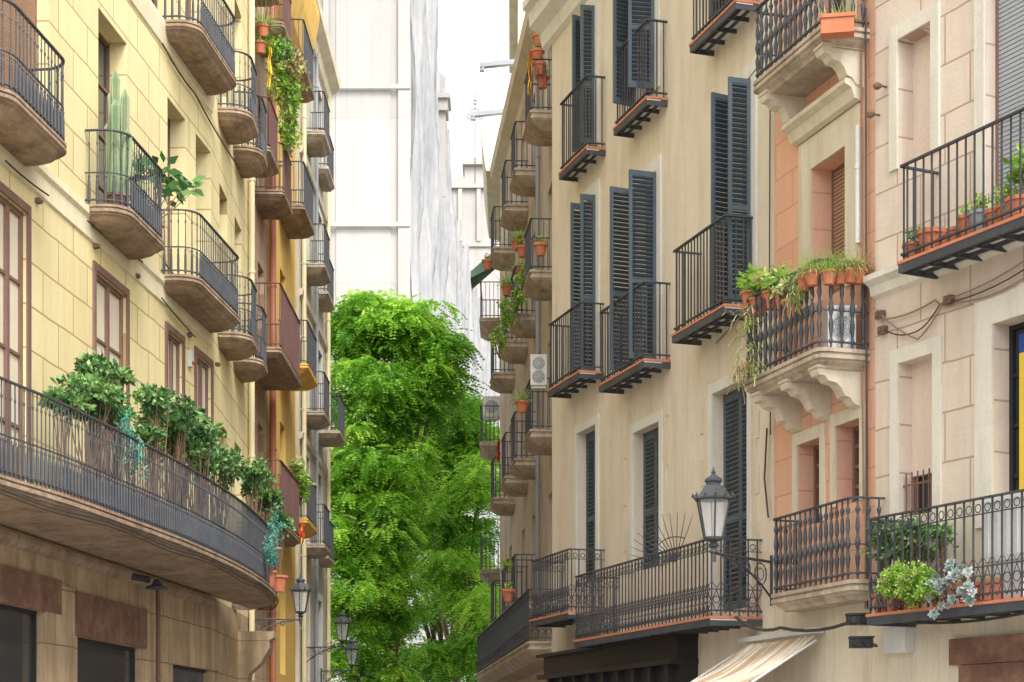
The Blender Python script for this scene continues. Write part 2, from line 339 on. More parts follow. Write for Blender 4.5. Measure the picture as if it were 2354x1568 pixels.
def balcony(B,fac,s0,s1,p,z,h=1.02,rail='bar',slab='stone',r=.05,sp=.11,mat=None,imat=None,path=None,brk=None,lay=None,label=None):
    if s0>s1: s0,s1=s1,s0
    path=path or outline(s0,s1,p,r)
    mb=MB(); mats=[mat or STONE,IRON,STONE2]
    if slab=='iron':
        layers(mb,path,[(0,0),(-.03,0)],0); mats=[TILE,IRON,TRIMW]
        mb.v=[(a,b,c+z) for a,b,c in mb.v]
        layers(mb,[(s,y) for s,y in path],[(z-.032,.012),(z-.05,.012)],2)
        mb.sweep([(s0+.025,0),(s0+.025,p-.025),(s1-.025,p-.025),(s1-.025,0)],.035,z-.115,z-.034,1)
        n=max(2,int((s1-s0)/.33))
        for i in range(1,n):
            x=s0+(s1-s0)*i/n; mb.box(x-.014,x+.014,.0,p-.045,z-.10,z-.04,1)
        for yy in (p*.33,p*.66): mb.box(s0+.045,s1-.045,yy-.01,yy+.01,z-.09,z-.041,1)
    else:
        layers(mb,path,[(z+a,b) for a,b in (lay or STP)])
    o=add('balcony',mb,mats,B,fac.M,label)
    rb=MB()
    ins=.035; hw=abs(path[0][0]-path[-1][0])/2; c=(path[0][0]+path[-1][0])/2; pm=max(q[1] for q in path)
    rp=[(c+(s-c)*(1-ins/hw),y*(1-ins/pm)) for s,y in path]
    railing(rb,rp,z,h,rail,sp); add('railing',rb,imat or IRON,o,fac.M)
    if brk:
        for x in brk:
            kb=MB(); q=p*.86; zz=z+(lay or STP)[-1][0]+.03
            prof=[(-.01,zz),(q,zz),(q+.02,zz-.04),(q,zz-.09),(q*.86,zz-.10),(q*.78,zz-.15),(q*.6,zz-.17),(q*.5,zz-.22),(q*.42,zz-.30),(q*.3,zz-.32),(q*.2,zz-.38),(.0,zz-.42)]
            kb.ext(prof,'x',x-.09,x+.09); kb.box(x-.11,x+.11,0,q+.03,zz-.02,zz+.012); add('bracket',kb,CRM,o,fac.M)
    return o,rp
def pipe(B,fac,s,z0,z1,mat,r=.05,off=.09):
    mb=MB(); mb.tube([(s,off,z0),(s,off,z1)],r,8)
    z=z0+.8
    while z<z1: mb.lathe(s,off,z,[(r*1.25,0),(r*1.25,.05)],8); mb.box(s-.01,s+.01,0,off,z,z+.03); z+=1.9
    add('drainpipe',mb,mat,B,fac.M,smooth=False)
def cable(B,fac,pts,r=.012,sag=.08,name='cable',mat=None):
    mb=MB(); out=[]
    for i in range(len(pts)-1):
        a=Vector(pts[i]); b=Vector(pts[i+1])
        for k in range(6):
            t=k/6; p=a.lerp(b,t); p.z-=sag*4*t*(1-t); out.append(p)
    out.append(Vector(pts[-1])); mb.tube(out,r,5); add(name,mb,mat or CABLE,B,fac.M)
# ================================================================ LEFT YELLOW BUILDING
fL=Fac(-8.21,.092,'L'); fLb=Fac(-4.74,-.02,'L',33)
B=thing('apartment_building','yellow rendered house with rounded stone balconies and tan stone base','building',(-7.5,24,0))
def LY(Y,off=0): return fL.sY(Y,off)
for pn,pf,kind in ((-12,60,'door'),(218,289,'door'),(383,418,'door'),(450,484,'door')):
    window(B,fL,pn,pf,0,0,kind,rec=.10,zt=8.4,zb=4.75,trim=None,pane=CURT)
window(B,fL,-20,112,0,0,'blind',zt=12.9,zb=9.2,pane=BLIND,trim=None)
for pn,pf in ((226,291),(385,426),(450,485)):
    window(B,fL,pn,pf,0,0,'dark',rec=.32,zt=12.2,zb=9.2,trim=None,pane=GL,fm=BRN)
for pn,pf in ((330,395),(428,470)):
    window(B,fL,pn,pf,0,0,'dark',rec=.3,zt=16.4,zb=13.3,fm=BRN)
s_near=LY(14.); s_far=LY(31.0)
wall(B,fL,s_far,s_near,19.5,YEL,name='upper_wall',zb=4.3)
fL.holes=[]
gw=[(-40,98,1405,1760,GL),(178,322,1462,1760,GL),(395,502,1525,1760,GLB)]
for a,b,yt,yb,pm in gw:
    zt=fL.z(a if a>0 else 98,yt)
    window(B,fL,a,b,0,0,'dark',rec=.14,zt=zt,zb=.9,pane=GL if a<300 else GLB,fm=BLK,mull=0,rails=0)
for a,b,y0,y1 in ((-60,134,1325,1408),(167,331,1358,1462)):
    mb=MB(); s0,s1=sorted((fL.s(a),fL.s(b))); ref=max(a,98 if a<0 else a)
    mb.box(s0,s1,.002,.05,fL.z(ref,y1)+.01,fL.z(ref,y0))
    add('marble_lintel',mb,MARB,B,fL.M)
for a,b in ((100,166),(333,352),(372,392)):
    mb=MB(); s0,s1=sorted((fL.s(a),fL.s(b))); mb.box(s0,s1,.002,.04,0,fL.z(a,1335)); add('stone_pier',mb,TAN,B,fL.M)
wall(B,fL,s_far,s_near,4.3,TAN,name='ground_floor_wall')
for Y0,Y1 in ((32.0,33.0),(34.0,35.0)):
    for zb,zt in ((4.75,7.6),(9.2,12.0),(13.3,16.3)):
        a=CX+F*(-4.74-.02*Y0)/Y0; b=CX+F*(-4.74-.02*Y1)/Y1
        window(B,fLb,a,b,0,0,'dark',rec=.25,zt=zt,zb=zb,fm=BRN)
wall(B,fLb,fLb.sY(36.2),fLb.sY(30.95),19.5,YEL,name='upper_wall',zb=4.3); fLb.holes=[]
wall(B,fLb,fLb.sY(36.2),fLb.sY(30.95),4.3,TAN,name='ground_floor_wall')
mb=MB(); mb.ext([(0.002,8.75),(.03,8.77),(.03,9.02),(.07,9.07),(.07,9.17),(.002,9.2)],'x',s_far,s_near); add('string_course',mb,TRIMY,B,fL.M)
mb=MB(); mb.ext([(0.002,12.9),(.03,12.92),(.07,13.2),(.07,13.28),(.002,13.3)],'x',s_far,s_near); add('string_course',mb,TRIMY,B,fL.M)
mb=MB(); mb.ext([(0.002,4.10),(.06,4.12),(.10,4.20),(.10,4.26),(.002,4.27)],'x',s_far,s_near); add('stone_moulding',mb,STONE,B,fL.M)
def bl(Y0,Y1,z,fac=fL,p=.6,r=.35,rail='fat',**k):
    return balcony(B,fac,fac.sY(Y0,p),fac.sY(Y1,p),p,z,1.05,rail,'stone',r,.115,**k)
bl(19.9,22.15,9.2); bl(24.25,26.35,9.2); bl(27.85,30.95,9.2)
bl(27.9,30.7,13.3)
for zz in (9.2,13.3): bl(31.75,33.25,zz,fLb,.6,.4); bl(33.75,35.2,zz,fLb,.55,.4)
pts=[(-5.95,15.6),(-5.70,16.8),(-5.42,18.4),(-5.08,20.0),(-4.74,22.4),(-4.48,24.6),(-4.30,27.2),(-4.26,29.5),(-4.30,31.2),(-4.40,32.6),(-4.62,33.6),(-4.95,34.1)]
lp=[fL.loc(*p) for p in pts]
def catm(P,n=4):
    out=[]
    for i in range(len(P)-1):
        p0=Vector(P[max(i-1,0)]);p1=Vector(P[i]);p2=Vector(P[i+1]);p3=Vector(P[min(i+2,len(P)-1)])
        for k in range(n):
            t=k/n; out.append(tuple(.5*((2*p1)+(-p0+p2)*t+(2*p0-5*p1+4*p2-p3)*t*t+(-p0+3*p1-3*p2+p3)*t**3)))
    out.append(tuple(P[-1])); return out
lp=catm(lp); lp=[(lp[0][0],-.0)]+lp+[(lp[-1][0]-.12,-.3)]
lay=[(4.5,0),(4.47,0),(4.465,.03),(4.45,.03),(4.445,.0),(4.40,.0),(4.385,.05),(4.36,.06),(4.34,.12),(4.33,.16),(4.345,.17),(4.34,.7),(4.325,.71),(4.32,1.2)]
mb=MB(); n=len(lp); vs=[];fs=[]
for z,ins in lay:
    for s,y in lp: vs.append((s,y*(1-ins/1.4) if y>0 else y,z))
for i in range(len(lay)-1):
    for k in range(n): fs.append((i*n+k,i*n+(k+1)%n,(i+1)*n+(k+1)%n,(i+1)*n+k))
for L_ in (0,len(lay)-1):
    for k in range(n-1):
        a=L_*n+k
        o=len(vs); z=lay[L_][0]; vs+=[(lp[k][0],-.02,z),(lp[k+1][0],-.02,z)]; fs.append((a,a+1,o+1,o))
mb.add(vs,fs)
LBal=add('balcony',mb,STONE,B,fL.M,'long curved stone balcony with weathered underside')
rb=MB(); rp=[(s,y-.05 if y>.3 else y) for s,y in lp[1:-1]]
railing(rb,rp,4.5,1.05,'fat',.098); add('railing',rb,IRON,LBal,fL.M)
for dz,dy in ((4.36,.02),(4.32,.0),(4.29,-.04)):
    cb=MB(); q=[(s,y+dy,dz+.025*math.sin(i*.9+dz*9)) for i,(s,y) in enumerate(lp[1:-1])]; cb.tube(q,.010,5)
    add('cable',cb,CABLE,B,fL.M)
cable(B,fL,[(fL.s(365),.06,fL.z(365,100)),(fL.s(440),.06,fL.z(440,215)),(fL.s(545),.06,fL.z(545,390))],.014,.05)
for p0,y0,p1,y1 in ((0,370,100,450),(190,508,318,603),(362,685,440,775),(370,605,400,640)):
    cable(B,fL,[(fL.s(p0),.07,fL.z(p0,y0)),(fL.s(p1),.07,fL.z(p1,y1))],.012,.02,'awning_rod')
pipe(B,fLb,fLb.sY(35.9),3,19.5,PIPEY,.06)
pipe(B,fL,fL.s(357),0,4.1,BRN,.035,.05)
for p,y in ((83,462),(310,635),(432,770),(496,838),(216,566)):
    mb=MB(); s=fL.s(p); z=fL.z(p,y); mb.box(s-.05,s+.05,.0,.06,z-.03,z+.03); mb.lathe(s,.06,z-.02,[(.03,0),(.035,.02),(.02,.05)],8); add('wall_fixture',mb,BRN,B,fL.M)
mb=MB(); s=fL.s(434); z=fL.z(434,825); mb.box(s-.07,s+.07,0,.07,z-.14,z+.14); mb.box(s-.05,s+.05,.07,.08,z-.1,z-.05,1); add('alarm_box',mb,[WHT,REDC],B,fL.M)
mb=MB(); s=fLb.sY(34.8); mb.ext([(0,2.7),(.15,2.8),(.22,3.1),(.45,3.3),(.62,3.6),(.62,3.75),(.7,3.8),(.7,3.92),(0,3.92)],'x',s-.3,s+.3); add('stone_console',mb,TAN,B,fLb.M)
# ================================================================ LEFT FURTHER BUILDINGS
fL2=Fac(-5.68,0,'L',38); fL3=Fac(-5.6,0,'L',43); fL4=Fac(-5.5,0,'L',48)
def winY(B,fac,Y0,Y1,zb,zt,kind='dark',**k):
    X=fac.O.x; 
    kx=-fac.u.x/ -fac.u.y if fac.side=='L' else fac.u.x/fac.u.y
    def px(Y): return CX+F*((X+kx*(Y-fac.O.y))/Y)
    return window(B,fac,px(Y0),px(Y1),0,0,kind,zt=zt,zb=zb,**k)
B2=thing('apartment_building','faded red-brown house with maroon iron balconies and hanging plants','building',(-7.5,38,0))
for z in (6.4,10.0,13.7,17.4): 
    winY(B2,fL2,36.9,37.8,z,z+2.5,'blind'); winY(B2,fL2,38.9,39.8,z,z+2.5,'blind')
wall(B2,fL2,fL2.sY(40.5),fL2.sY(36.2),21,DRED)
balcony(B2,fL2,fL2.sY(36.4),fL2.sY(40.0),.85,10.0,1.35,'bar','stone',.1,.11,imat=IRON2,lay=STF)
balcony(B2,fL2,fL2.sY(36.4),fL2.sY(39.9),.85,6.4,1.25,'bar','stone',.1,.11,imat=IRON2,lay=STF)
for z in (13.9,17.6):
    balcony(B2,fL2,fL2.sY(36.4),fL2.sY(37.9),.62,z+.3,1.05,'bar','stone',.1,.1,imat=IRON2)
    balcony(B2,fL2,fL2.sY(38.3),fL2.sY(39.9),.66,z,1.05,'bar','stone',.1,.1,imat=IRON2)
pipe(B2,fL2,fL2.sY(40.35),2,21,PIPER,.07,.14)
B3=thing('apartment_building','ochre yellow rendered narrow house with small black balconies','building',(-7.5,43,0))
for z in (3.4,7.1,10.8,14.4,18): winY(B3,fL3,42.0,43.0,z,z+2.4,'closed')
wall(B3,fL3,fL3.sY(45),fL3.sY(40.5),23,OCH)
for z in (7.1,10.8): balcony(B3,fL3,fL3.sY(41.6),fL3.sY(43.8),.72,z,1.05,'bar','stone',.08,.11,mat=OCH)
for z in (14.6,18.0): balcony(B3,fL3,fL3.sY(41.6),fL3.sY(43.8),.64,z,1.05,'bar','stone',.08,.11)
mb=MB(); mb.ext([(0,18.9),(.3,19.2),(.5,19.8),(.62,20.4),(.62,20.6),(0,20.6)],'x',fL3.sY(45),fL3.sY(40.5)); add('cornice',mb,OCH,B3,fL3.M)
B4=thing('apartment_building','off-white rendered house with black iron balconies and drainpipes','building',(-7.5,48,0))
for z in (3.4,7.0,10.5,14.4,17.9): 
    winY(B4,fL4,46.2,47.1,z,z+2.4,'dark',trim=TRIMW); winY(B4,fL4,49.2,50.2,z,z+2.4,'closed',trim=TRIMW)
wall(B4,fL4,fL4.sY(51.5),fL4.sY(45),21.2,GRW)
for z in (7.0,10.5,14.4,17.9):
    balcony(B4,fL4,fL4.sY(45.9),fL4.sY(47.5),.56,z,1.05,'bar','stone',.06,.11,mat=STONE2)
    balcony(B4,fL4,fL4.sY(48.7),fL4.sY(50.5),.36 if z!=10.5 else .68,z,1.05,'bar','stone',.03,.10,mat=STONE2,lay=[(0,0),(-.08,0),(-.1,.03),(-.18,.1)])
mb=MB()
mb.ext([(0,20.7),(.1,20.75),(.15,21),(.4,21.15),(.42,21.4),(0,21.4)],'x',fL4.sY(51.7),fL4.sY(45)); add('cornice',mb,CRM,B4,fL4.M)
for z in (9.6,13.3,17.0):
    mb=MB(); mb.ext([(.002,z),(.08,z+.05),(.1,z+.18),(.002,z+.2)],'x',fL4.sY(51.5),fL4.sY(45)); add('string_course',mb,CRM,B4,fL4.M)
pipe(B4,fL4,fL4.sY(45.3),2,21,PIPEY,.06); pipe(B4,fL4,fL4.sY(48.2),2,21,GREY,.05); pipe(B4,fL4,fL4.sY(51.3),2,21,PIPEY,.06)
# ================================================================ RIGHT PLASTER BUILDING
fR=Fac(9.6,-.31,'R',24)
R=thing('apartment_building','beige plaster apartment house with slate blue louvred shutters and iron balconies','building',(5,26,0))
for a in ((1370,1348,10,335),(1508,1464,-130,208),(1722,1680,-330,10),(1372,1348,445,862),(1512,1464,392,832),(1729,1684,178,700)):
    window(R,fR,*a,'open',rec=.2,trim=TRIMW,leafw=.44)
for a in ((1372,1328,975,1330),(1518,1458,968,1300),(1721,1640,868,1395)):
    w_,a_,b_2,c_,d_=window(R,fR,*a,'closed',rec=.2,trim=TRIMW,tw=.12)
    if a[0]!=1372:
        for side in (0,1):
            qb=MB(); zz=c_; i=0
            while zz<d_+.1:
                hh=.34; wd=.16 if (i+side)%2 else .28
                if side: qb.box(b_2+.122,b_2+.122+wd,.0015,.012,zz,zz+hh-.001)
                else: qb.box(a_-.122-wd*.7,a_-.122,.0015,.012,zz,zz+hh-.001)
                zz+=hh; i+=1
            add('quoin',qb,CRM,w_,fR.M)
sRf=fR.s(1269); sRn=fR.s(1780)
wall(R,fR,sRn,sRf,14.0,BEI)
mb=MB(); mb.ext([(.002,13.25),(.08,13.3),(.12,13.5),(.3,13.62),(.32,13.85),(.42,13.9),(.42,14.02),(.002,14.02)],'x',sRn,sRf+.3); add('cornice',mb,TRIMW,R,fR.M)
def br(pa,pb,pr,ys,yr,p,rail='bar',slab='iron',sp=.1,**k):
    z=fR.z(pr,ys,p); zr=fR.z(pr,yr,p) if yr is not None else z+1.05
    return balcony(R,fR,fR.s(pa,p),fR.s(pb,p),p,z,zr-z,rail,slab,.012,sp,**k)
br(1283,1347,1283,398,240,.32); br(1408,1486,1408,295,125,.32); br(1583,1692,1583,103,None,.34)
br(1257,1332,1257,897,747,.4); br(1374,1480,1374,885,718,.4); br(1542,1665,1542,770,578,.42)
br(1217,1306,1217,1425,1290,.6,'scroll',sp=.12); br(1317,1632,1317,1472,1325,.7,'scroll',sp=.12)
mb=MB(); s0,s1=fR.s(1605),fR.s(1290); zt=fR.z(1400,1497); mb.box(s0,s1,.002,.25,.0,zt-.35); mb.box(s0-.02,s1+.05,.002,.4,zt-.35,zt-.28); mb.box(s0,s1,.003,.3,zt-.28,zt); mb.box(s0-.02,s1+.05,.002,.42,zt,zt+.05)
for i in range(9):
    x=s0+(s1-s0)*(i+.5)/9; mb.box(x-.05,x+.05,.25,.33,0,zt-.35)
add('shopfront',mb,BLK,R,fR.M)
cable(R,fR,[(fR.s(1772),.05,fR.z(1772,985)),(fR.s(1766),.05,fR.z(1766,1100)),(fR.s(1775),.05,fR.z(1775,1190))],.012,0)
cable(R,fR,[(fR.s(1778),.04,fR.z(1778,50)),(fR.s(1776),.04,fR.z(1776,600)),(fR.s(1778),.04,fR.z(1778,1000))],.009,0)
for py in (120,640): cable(R,fR,[(fR.s(1772),.03,fR.z(1772,py)),(fR.s(1650),.03,fR.z(1650,py+150))],.006,.03)
# ================================================================ SALMON BUILDING
fP=Fac(9.6,-.31,'R',19.5)
P=thing('apartment_building','salmon rendered house with cream stone door surrounds and bracketed balconies','building',(6,19.5,0))
w,a,b,zb,zt=window(P,fP,1947,1868,335,660,'blind',rec=.3,trim=CRM,tw=.30)
window(P,fP,1888,1836,1005,1200,'dark',rec=.25,trim=CRM,tw=.12,fm=BRN); window(P,fP,1980,1924,960,1150,'dark',rec=.25,trim=CRM,tw=.12,fm=BRN)
window(P,fP,1950,1870,-300,60,'dark',rec=.25,trim=CRM,tw=.2,fm=BRN)
mb=MB(); mb.ext([(.03,zt+.37),(.1,zt+.39),(.14,zt+.5),(.22,zt+.54),(.22,zt+.59),(.03,zt+.61)],'x',a-.36,b+.36); add('stone_hood',mb,CRM,P,fP.M)
sP0=fP.s(2012); sP1=fP.s(1781); zsp=fP.z(1781,1385)
wall(P,fP,sP0,sP1,14,PINK,name='upper_wall',zb=zsp); fP.holes=[]
wall(P,fP,sP0,sP1,zsp,CRM,name='ground_floor_wall')
def bp(pa,pb,pr,ys,yr,p,brk=(),rail='orn',**k):
    z=fP.z(pr,ys,p); zr=fP.z(pr,yr,p) if yr is not None else z+1.05
    s0,s1=sorted((fP.s(pa,p),fP.s(pb,p))); bs=[s0+(s1-s0)*t for t in brk]
    return balcony(P,fP,s0,s1,p,z,zr-z,rail,'stone',.12,.125,mat=STONE2,lay=STF,brk=bs,**k),z,s0,s1
bp(1724,1893,1724,195,28,.55,(.12,.88))
(_,rpP),zP,sPa,sPb=bp(1703,1880,1703,880,693,.62,(.12,.5,.88))
bp(1764,1958,1764,1368,1195,.4,())
cable(P,fP,[(fP.s(1990),.05,fP.z(1990,120)),(fP.s(1992),.05,fP.z(1992,900)),(fP.s(1995),.05,fP.z(1995,1180))],.011,0,mat=CABLEB)
cable(P,fP,[(fP.s(2002),.06,fP.z(2002,20)),(fP.s(2004),.06,fP.z(2004,800)),(fP.s(2004),.05,fP.z(2004,1400))],.010,0)
cable(P,fP,[(fP.s(1998),.04,fP.z(1998,20)),(fP.s(1999),.04,fP.z(1999,800)),(fP.s(1997),.04,fP.z(1997,1400))],.010,0,mat=CABLEB)
cable(P,fP,[(fP.s(1770),.45,fP.z(1770,1405,.45)),(fP.s(1850),.3,fP.z(1850,1435,.3)),(fP.s(2000),.1,fP.z(2000,1420))],.02,.08)
pipe(P,fP,fP.s(1982),fP.z(1982,560),fP.z(1982,290),WHT,.03,.05)
mb=MB(); s0,s1=fP.s(1893),fP.s(1725); z=fP.z(1890,1462)
n=72
def awp(t,dd):
    f=.026*math.sin(t*.95)+.014*math.sin(t*2.3+dd*3); sag=.07*math.sin(math.pi*dd)*(1+.3*math.sin(t*.2)); return (.1+.95*dd+f*.3, z-.58*dd-sag+f*(.3+dd))
for i in range(n):
    a=s0+(s1-s0)*i/n; b2=s0+(s1-s0)*(i+1)/n
    for j in range(7):
        d0,d1=j/7,(j+1)/7
        mb.quad((a,)+awp(i,d0),(b2,)+awp(i+1,d0),(b2,)+awp(i+1,d1),(a,)+awp(i,d1))
    A=awp(i,1);Bq=awp(i+1,1); h0=.16+.06*abs(math.sin(i*math.pi/8)); h1=.16+.06*abs(math.sin((i+1)*math.pi/8))
    mb.quad((a,)+A,(b2,)+Bq,(b2,Bq[0]+.02,Bq[1]-h1),(a,A[0]+.02,A[1]-h0))
aw=add('awning',mb,CANV,P,fP.M)
mb=MB(); mb.box(s0-.05,s1+.05,.02,.14,z+.03,z+.09); mb.tube([(s0-.02,.1,z-.05),(s0-.02,1.0,z-.6)],.015,6); mb.tube([(s1+.02,.1,z-.05),(s1+.02,1.0,z-.6)],.015,6); mb.tube([(s0,1.02,z-.66),(s1,1.02,z-.66)],.02,6); add('awning_frame',mb,WHT,aw,fP.M)
# ================================================================ PALE PINK BLOCK BUILDING
fQ=Fac(12.93,-.49,'R',17.5)
Q=thing('apartment_building','pale pink house with scored block render, niches and long iron balconies','building',(7,17,0))
window(Q,fQ,2143,2066,48,352,'niche',rec=.2,trim=TRIMQ,tw=.13)
w,a,b,zb_,zt_=window(Q,fQ,2147,2068,812,1330,'dark',rec=.24,trim=TRIMQ,tw=.13,fm=BRN,mull=1)
zm=fQ.z(2144,1072)
mb=MB(); mb.box(a,b,-.225,-.16,zm,zt_); mb.box(a+.01,b-.01,-.22,-.14,zm-.03,zm+.02); add('infill_panel',mb,PINKP,w,fQ.M)
mb=MB()
for i in range(6): x=a+(b-a)*(i+.5)/6; mb.tube([(x,-.05,zb_),(x,-.05,zm)],.009,5)
mb.box(a,b,-.056,-.044,zm-.14,zm-.12); mb.box(a,b,-.056,-.044,zb_+.05,zb_+.07); add('window_bar',mb,BRN,w,fQ.M)
window(Q,fQ,2460,2266,-260,520,'blind',rec=.18,trim=TRIMQ,tw=.14,pane=BLINDG)
w,a,b,zb_,zt_=window(Q,fQ,2460,2285,690,1180,'dark',rec=.25,trim=TRIMQ,tw=.25,fm=BLK,pane=GL)
mb2=MB(); s0=fQ.s(2385,-.17); s1=fQ.s(2344,-.17); mb2.box(s0,s1,-.175,-.165,zb_,zt_-.3,0); mb2.box(s0,s1,-.174,-.164,zt_-.298,zt_-.12,1); add('hanging_banner',mb2,[YELC,BLUC],w,fQ.M)
sQ0=fQ.s(2700); sQ1=fQ.s(2012)
wall(Q,fQ,sQ0,sQ1,14,PINKB,name='upper_wall',zb=4.0); fQ.holes=[]
wall(Q,fQ,sQ0,sQ1,4.0,CRM,name='ground_floor_wall')
mb=MB(); z=fQ.z(2012,690); mb.ext([(.002,z),(.06,z+.03),(.08,z+.12),(.16,z+.17),(.16,z+.23),(.002,z+.25)],'x',sQ0,sQ1); add('string_course',mb,TRIMQ,Q,fQ.M)
p=.5; z=fQ.z(2060,603,p); 
oq,_=balcony(Q,fQ,fQ.s(2600,p),fQ.s(2060,p),p,z,fQ.z(2060,382,p)-z,'bar','iron',.02,.125); zQ1=z
p=.62; z=fQ.z(1990,1412,p); balcony(Q,fQ,fQ.s(2600,p),fQ.s(1988,p),p,z,fQ.z(1990,1192,p)-z,'scroll','iron',.02,.13,); zQ2=z
mb=MB(); s0,s1=fQ.s(2500),fQ.s(2192); mb.box(s0,s1,.002,.06,fQ.z(2192,1530),fQ.z(2192,1470)); mb.box(s0,s1-.12,.002,.04,0,fQ.z(2192,1532)); add('marble_lintel',mb,MARB,Q,fQ.M)
mb=MB(); s0,s1=fQ.s(2102),fQ.s(2050); mb.box(s0,s1,.002,.12,fQ.z(2075,1502),fQ.z(2075,1440)); mb.box(s0-.01,s1+.01,.002,.135,fQ.z(2075,1442),fQ.z(2075,1436)); add('junction_box',mb,WHT,Q,fQ.M)
def fq(px,py,o=.05): return (fQ.s(px,o),o,fQ.z(px,py,o))
cable(Q,fQ,[fq(2015,735),fq(2150,690),fq(2200,695),fq(2354,640)],.011,.05,mat=CABLEB)
cable(Q,fQ,[fq(2015,712),fq(2110,780),fq(2170,690),fq(2354,600)],.009,.04,mat=CABLEB)
cable(Q,fQ,[fq(2025,752),fq(2100,765),fq(2160,700),fq(2354,620)],.008,.05)
cable(Q,fQ,[fq(2020,1425,.1),fq(2120,1432,.1),fq(2354,1410,.1)],.014,.03)
for px,py in ((2188,690),(2030,725),(2035,760)): 
    mb=MB(); a_=fq(px,py,0); mb.box(a_[0]-.05,a_[0]+.05,0,.07,a_[2]-.04,a_[2]+.04); mb.box(a_[0]-.02,a_[0]+.02,.07,.09,a_[2]-.02,a_[2]+.02); add('cable_clamp',mb,BRN,Q,fQ.M)
for px,py in ((2038,200),(2022,265)):
    mb=MB(); a_=fq(px,py,0); mb.tube([(a_[0],0,a_[2]),(a_[0],.12,a_[2])],.012,6); mb.lathe(a_[0],.12,a_[2]-.05,[(.01,.0),(.04,.02),(.05,.05),(.015,.08)],10); add('wall_fixture',mb,BRN,Q,fQ.M)
# ================================================================ RIGHT FAR BUILDING
f2=Fac(4.24,-.088,'R',42)
S=thing('apartment_building','grey-beige plaster house with stacked stone balconies full of pots','building',(5,43,0))
cols=((37.8,39.4),(41.5,42.9),(44.2,45.7),(47.9,49.4))
for i,(y0,y1) in enumerate(cols):
    for z in (4.95,8.35,11.75,15.1): winY(S,f2,y0+.35,y1-.35,z,z+2.3,'closed',rec=.2,fm=BRN)
wall(S,f2,f2.sY(50.5),f2.sY(33.5),18.3,BEI2)
mb=MB(); mb.ext([(0,17.7),(.1,17.8),(.15,18.0),(.4,18.15),(.45,18.35),(0,18.4)],'x',f2.sY(33.5),f2.sY(50.6)); add('cornice',mb,CRM,S,f2.M)
LAYS=[(0,0),(-.05,0),(-.06,.03),(-.12,.03),(-.16,.0),(-.2,.03),(-.3,.15),(-.36,.25)]
for i,(y0,y1) in enumerate(cols):
    for z in (5.05,8.4,11.8,15.2):
        if z==5.05 and i==0: continue
        balcony(S,f2,f2.sY(y0-.75,.6),f2.sY(y1-.9,.6),.6,z,1.1,'bar','stone',.04,.12,mat=STONE2,lay=LAYS)
balcony(S,f2,f2.sY(34.9,.8),f2.sY(50.4,.8),.85,3.75,1.05,'scroll','stone',.08,.14,mat=STONE2,lay=LAYS)
pipe(S,f2,f2.sY(40.4),5,18,GREY,.05)
f5=Fac(-.35,0,'R',53)
T=thing('apartment_building','cream rendered house at the street bend with small balconies','building',(3,54,0))
for z in (6.8,10.5,14.1): winY(T,f5,51.4,52.4,z,z+2.3,'closed')
wall(T,f5,f5.sY(57),f5.sY(50.4),19.4,CRM)
for z in (6.8,10.5,14.1): balcony(T,f5,f5.sY(50.5,.6),f5.sY(52.6,.6),.6,z,1.05,'bar','stone',.04,.12,mat=STONE2)
mb=MB(); mb.ext([(0,18.2),(.4,18.3),(.45,18.6),(.55,19.4),(.55,19.5),(0,19.5)],'x',f5.sY(57),f5.sY(50.3)); add('cornice',mb,CRM,T,f5.M)
mb=MB(); s=f5.sY(50.7,.3); mb.quad((s,.05,16.2),(s+2,.05,16.2),(s+2,.85,15.5),(s,.85,15.5)); mb.quad((s,.85,15.5),(s+2,.85,15.5),(s+2,.86,15.3),(s,.86,15.3)); mb.quad((s,.05,16.2),(s,.85,15.5),(s,.86,15.3),(s,.05,15.7)); add('awning',mb,GREENC,T,f5.M)
f6=Fac(.2,0,'R',60)
U=thing('apartment_building','tall cream and brick house rising above the lower roofs','building',(4,62,0))
wall(U,f6,f6.sY(66),f6.sY(58),27.5,CRM)
mb=MB(); mb.box(f6.sY(58),f6.sY(66),-6,.3,27.2,27.8); add('cornice',mb,CRM,U,f6.M)
mb=MB(); mb.box(f6.sY(57.99),f6.sY(57.97),-2.5,-1,24,27.1); add('brick_panel',mb,BLIND,U,f6.M)
# ================================================================ CHURCH
C=thing('church','tall pale stone church wrapped in scaffold netting along its side','church',(-8,100,0))
mb=MB(); mb.box(-22,-5.5,95,150,0,52); 
for x in (-10.3,-5.85): mb.box(x-.35,x+.3,94.75,95.02,0,52)
mb.box(-9.6,-6.6,94.93,95.01,8,52); 
for z in (21,30,37.5): mb.box(-10.65,-5.55,94.68,94.76,z,z+.25)
mb.box(-22,-10.05,94.6,95.01,30,30.7); mb.box(-22,-10.1,94.4,95.0,33,33.4)
mb.box(-10.25,-9.95,94.4,94.9,0,52)
add('wall',mb,CHU,C)
mb=MB(); mb.box(-11.1,-10.4,94.5,94.58,39.4,40.0); add('window',mb,GLB,C)
vs=[];fs=[]
nx,nz=280,110
kx=4.0/65
def top(Y): return 46.5 if Y<103 else (43.5 if Y<110 else (41.5 if Y<115 else 37.2))
for i in range(nx+1):
    Y=94.9+65*(i/nx)**1.3; X=-5.45+kx*(Y-95)
    for j in range(nz+1):
        t=j/nz; z=top(Y)*t
        fold=.30*math.sin(Y*2.1+1.2*math.sin(t*5))+.16*math.sin(Y*5.3+t*3)+.30*math.sin(Y*.9+t*9)*math.sin(t*14)
        vs.append((X+fold*(.6+.5*(1-abs(.5-t)))+rng.normal()*.03,Y,z+(rng.normal()*.25 if j==nz else 0)))
for i in range(nx):
    for j in range(nz): a=i*(nz+1)+j; fs.append((a,a+1,a+nz+2,a+nz+1))
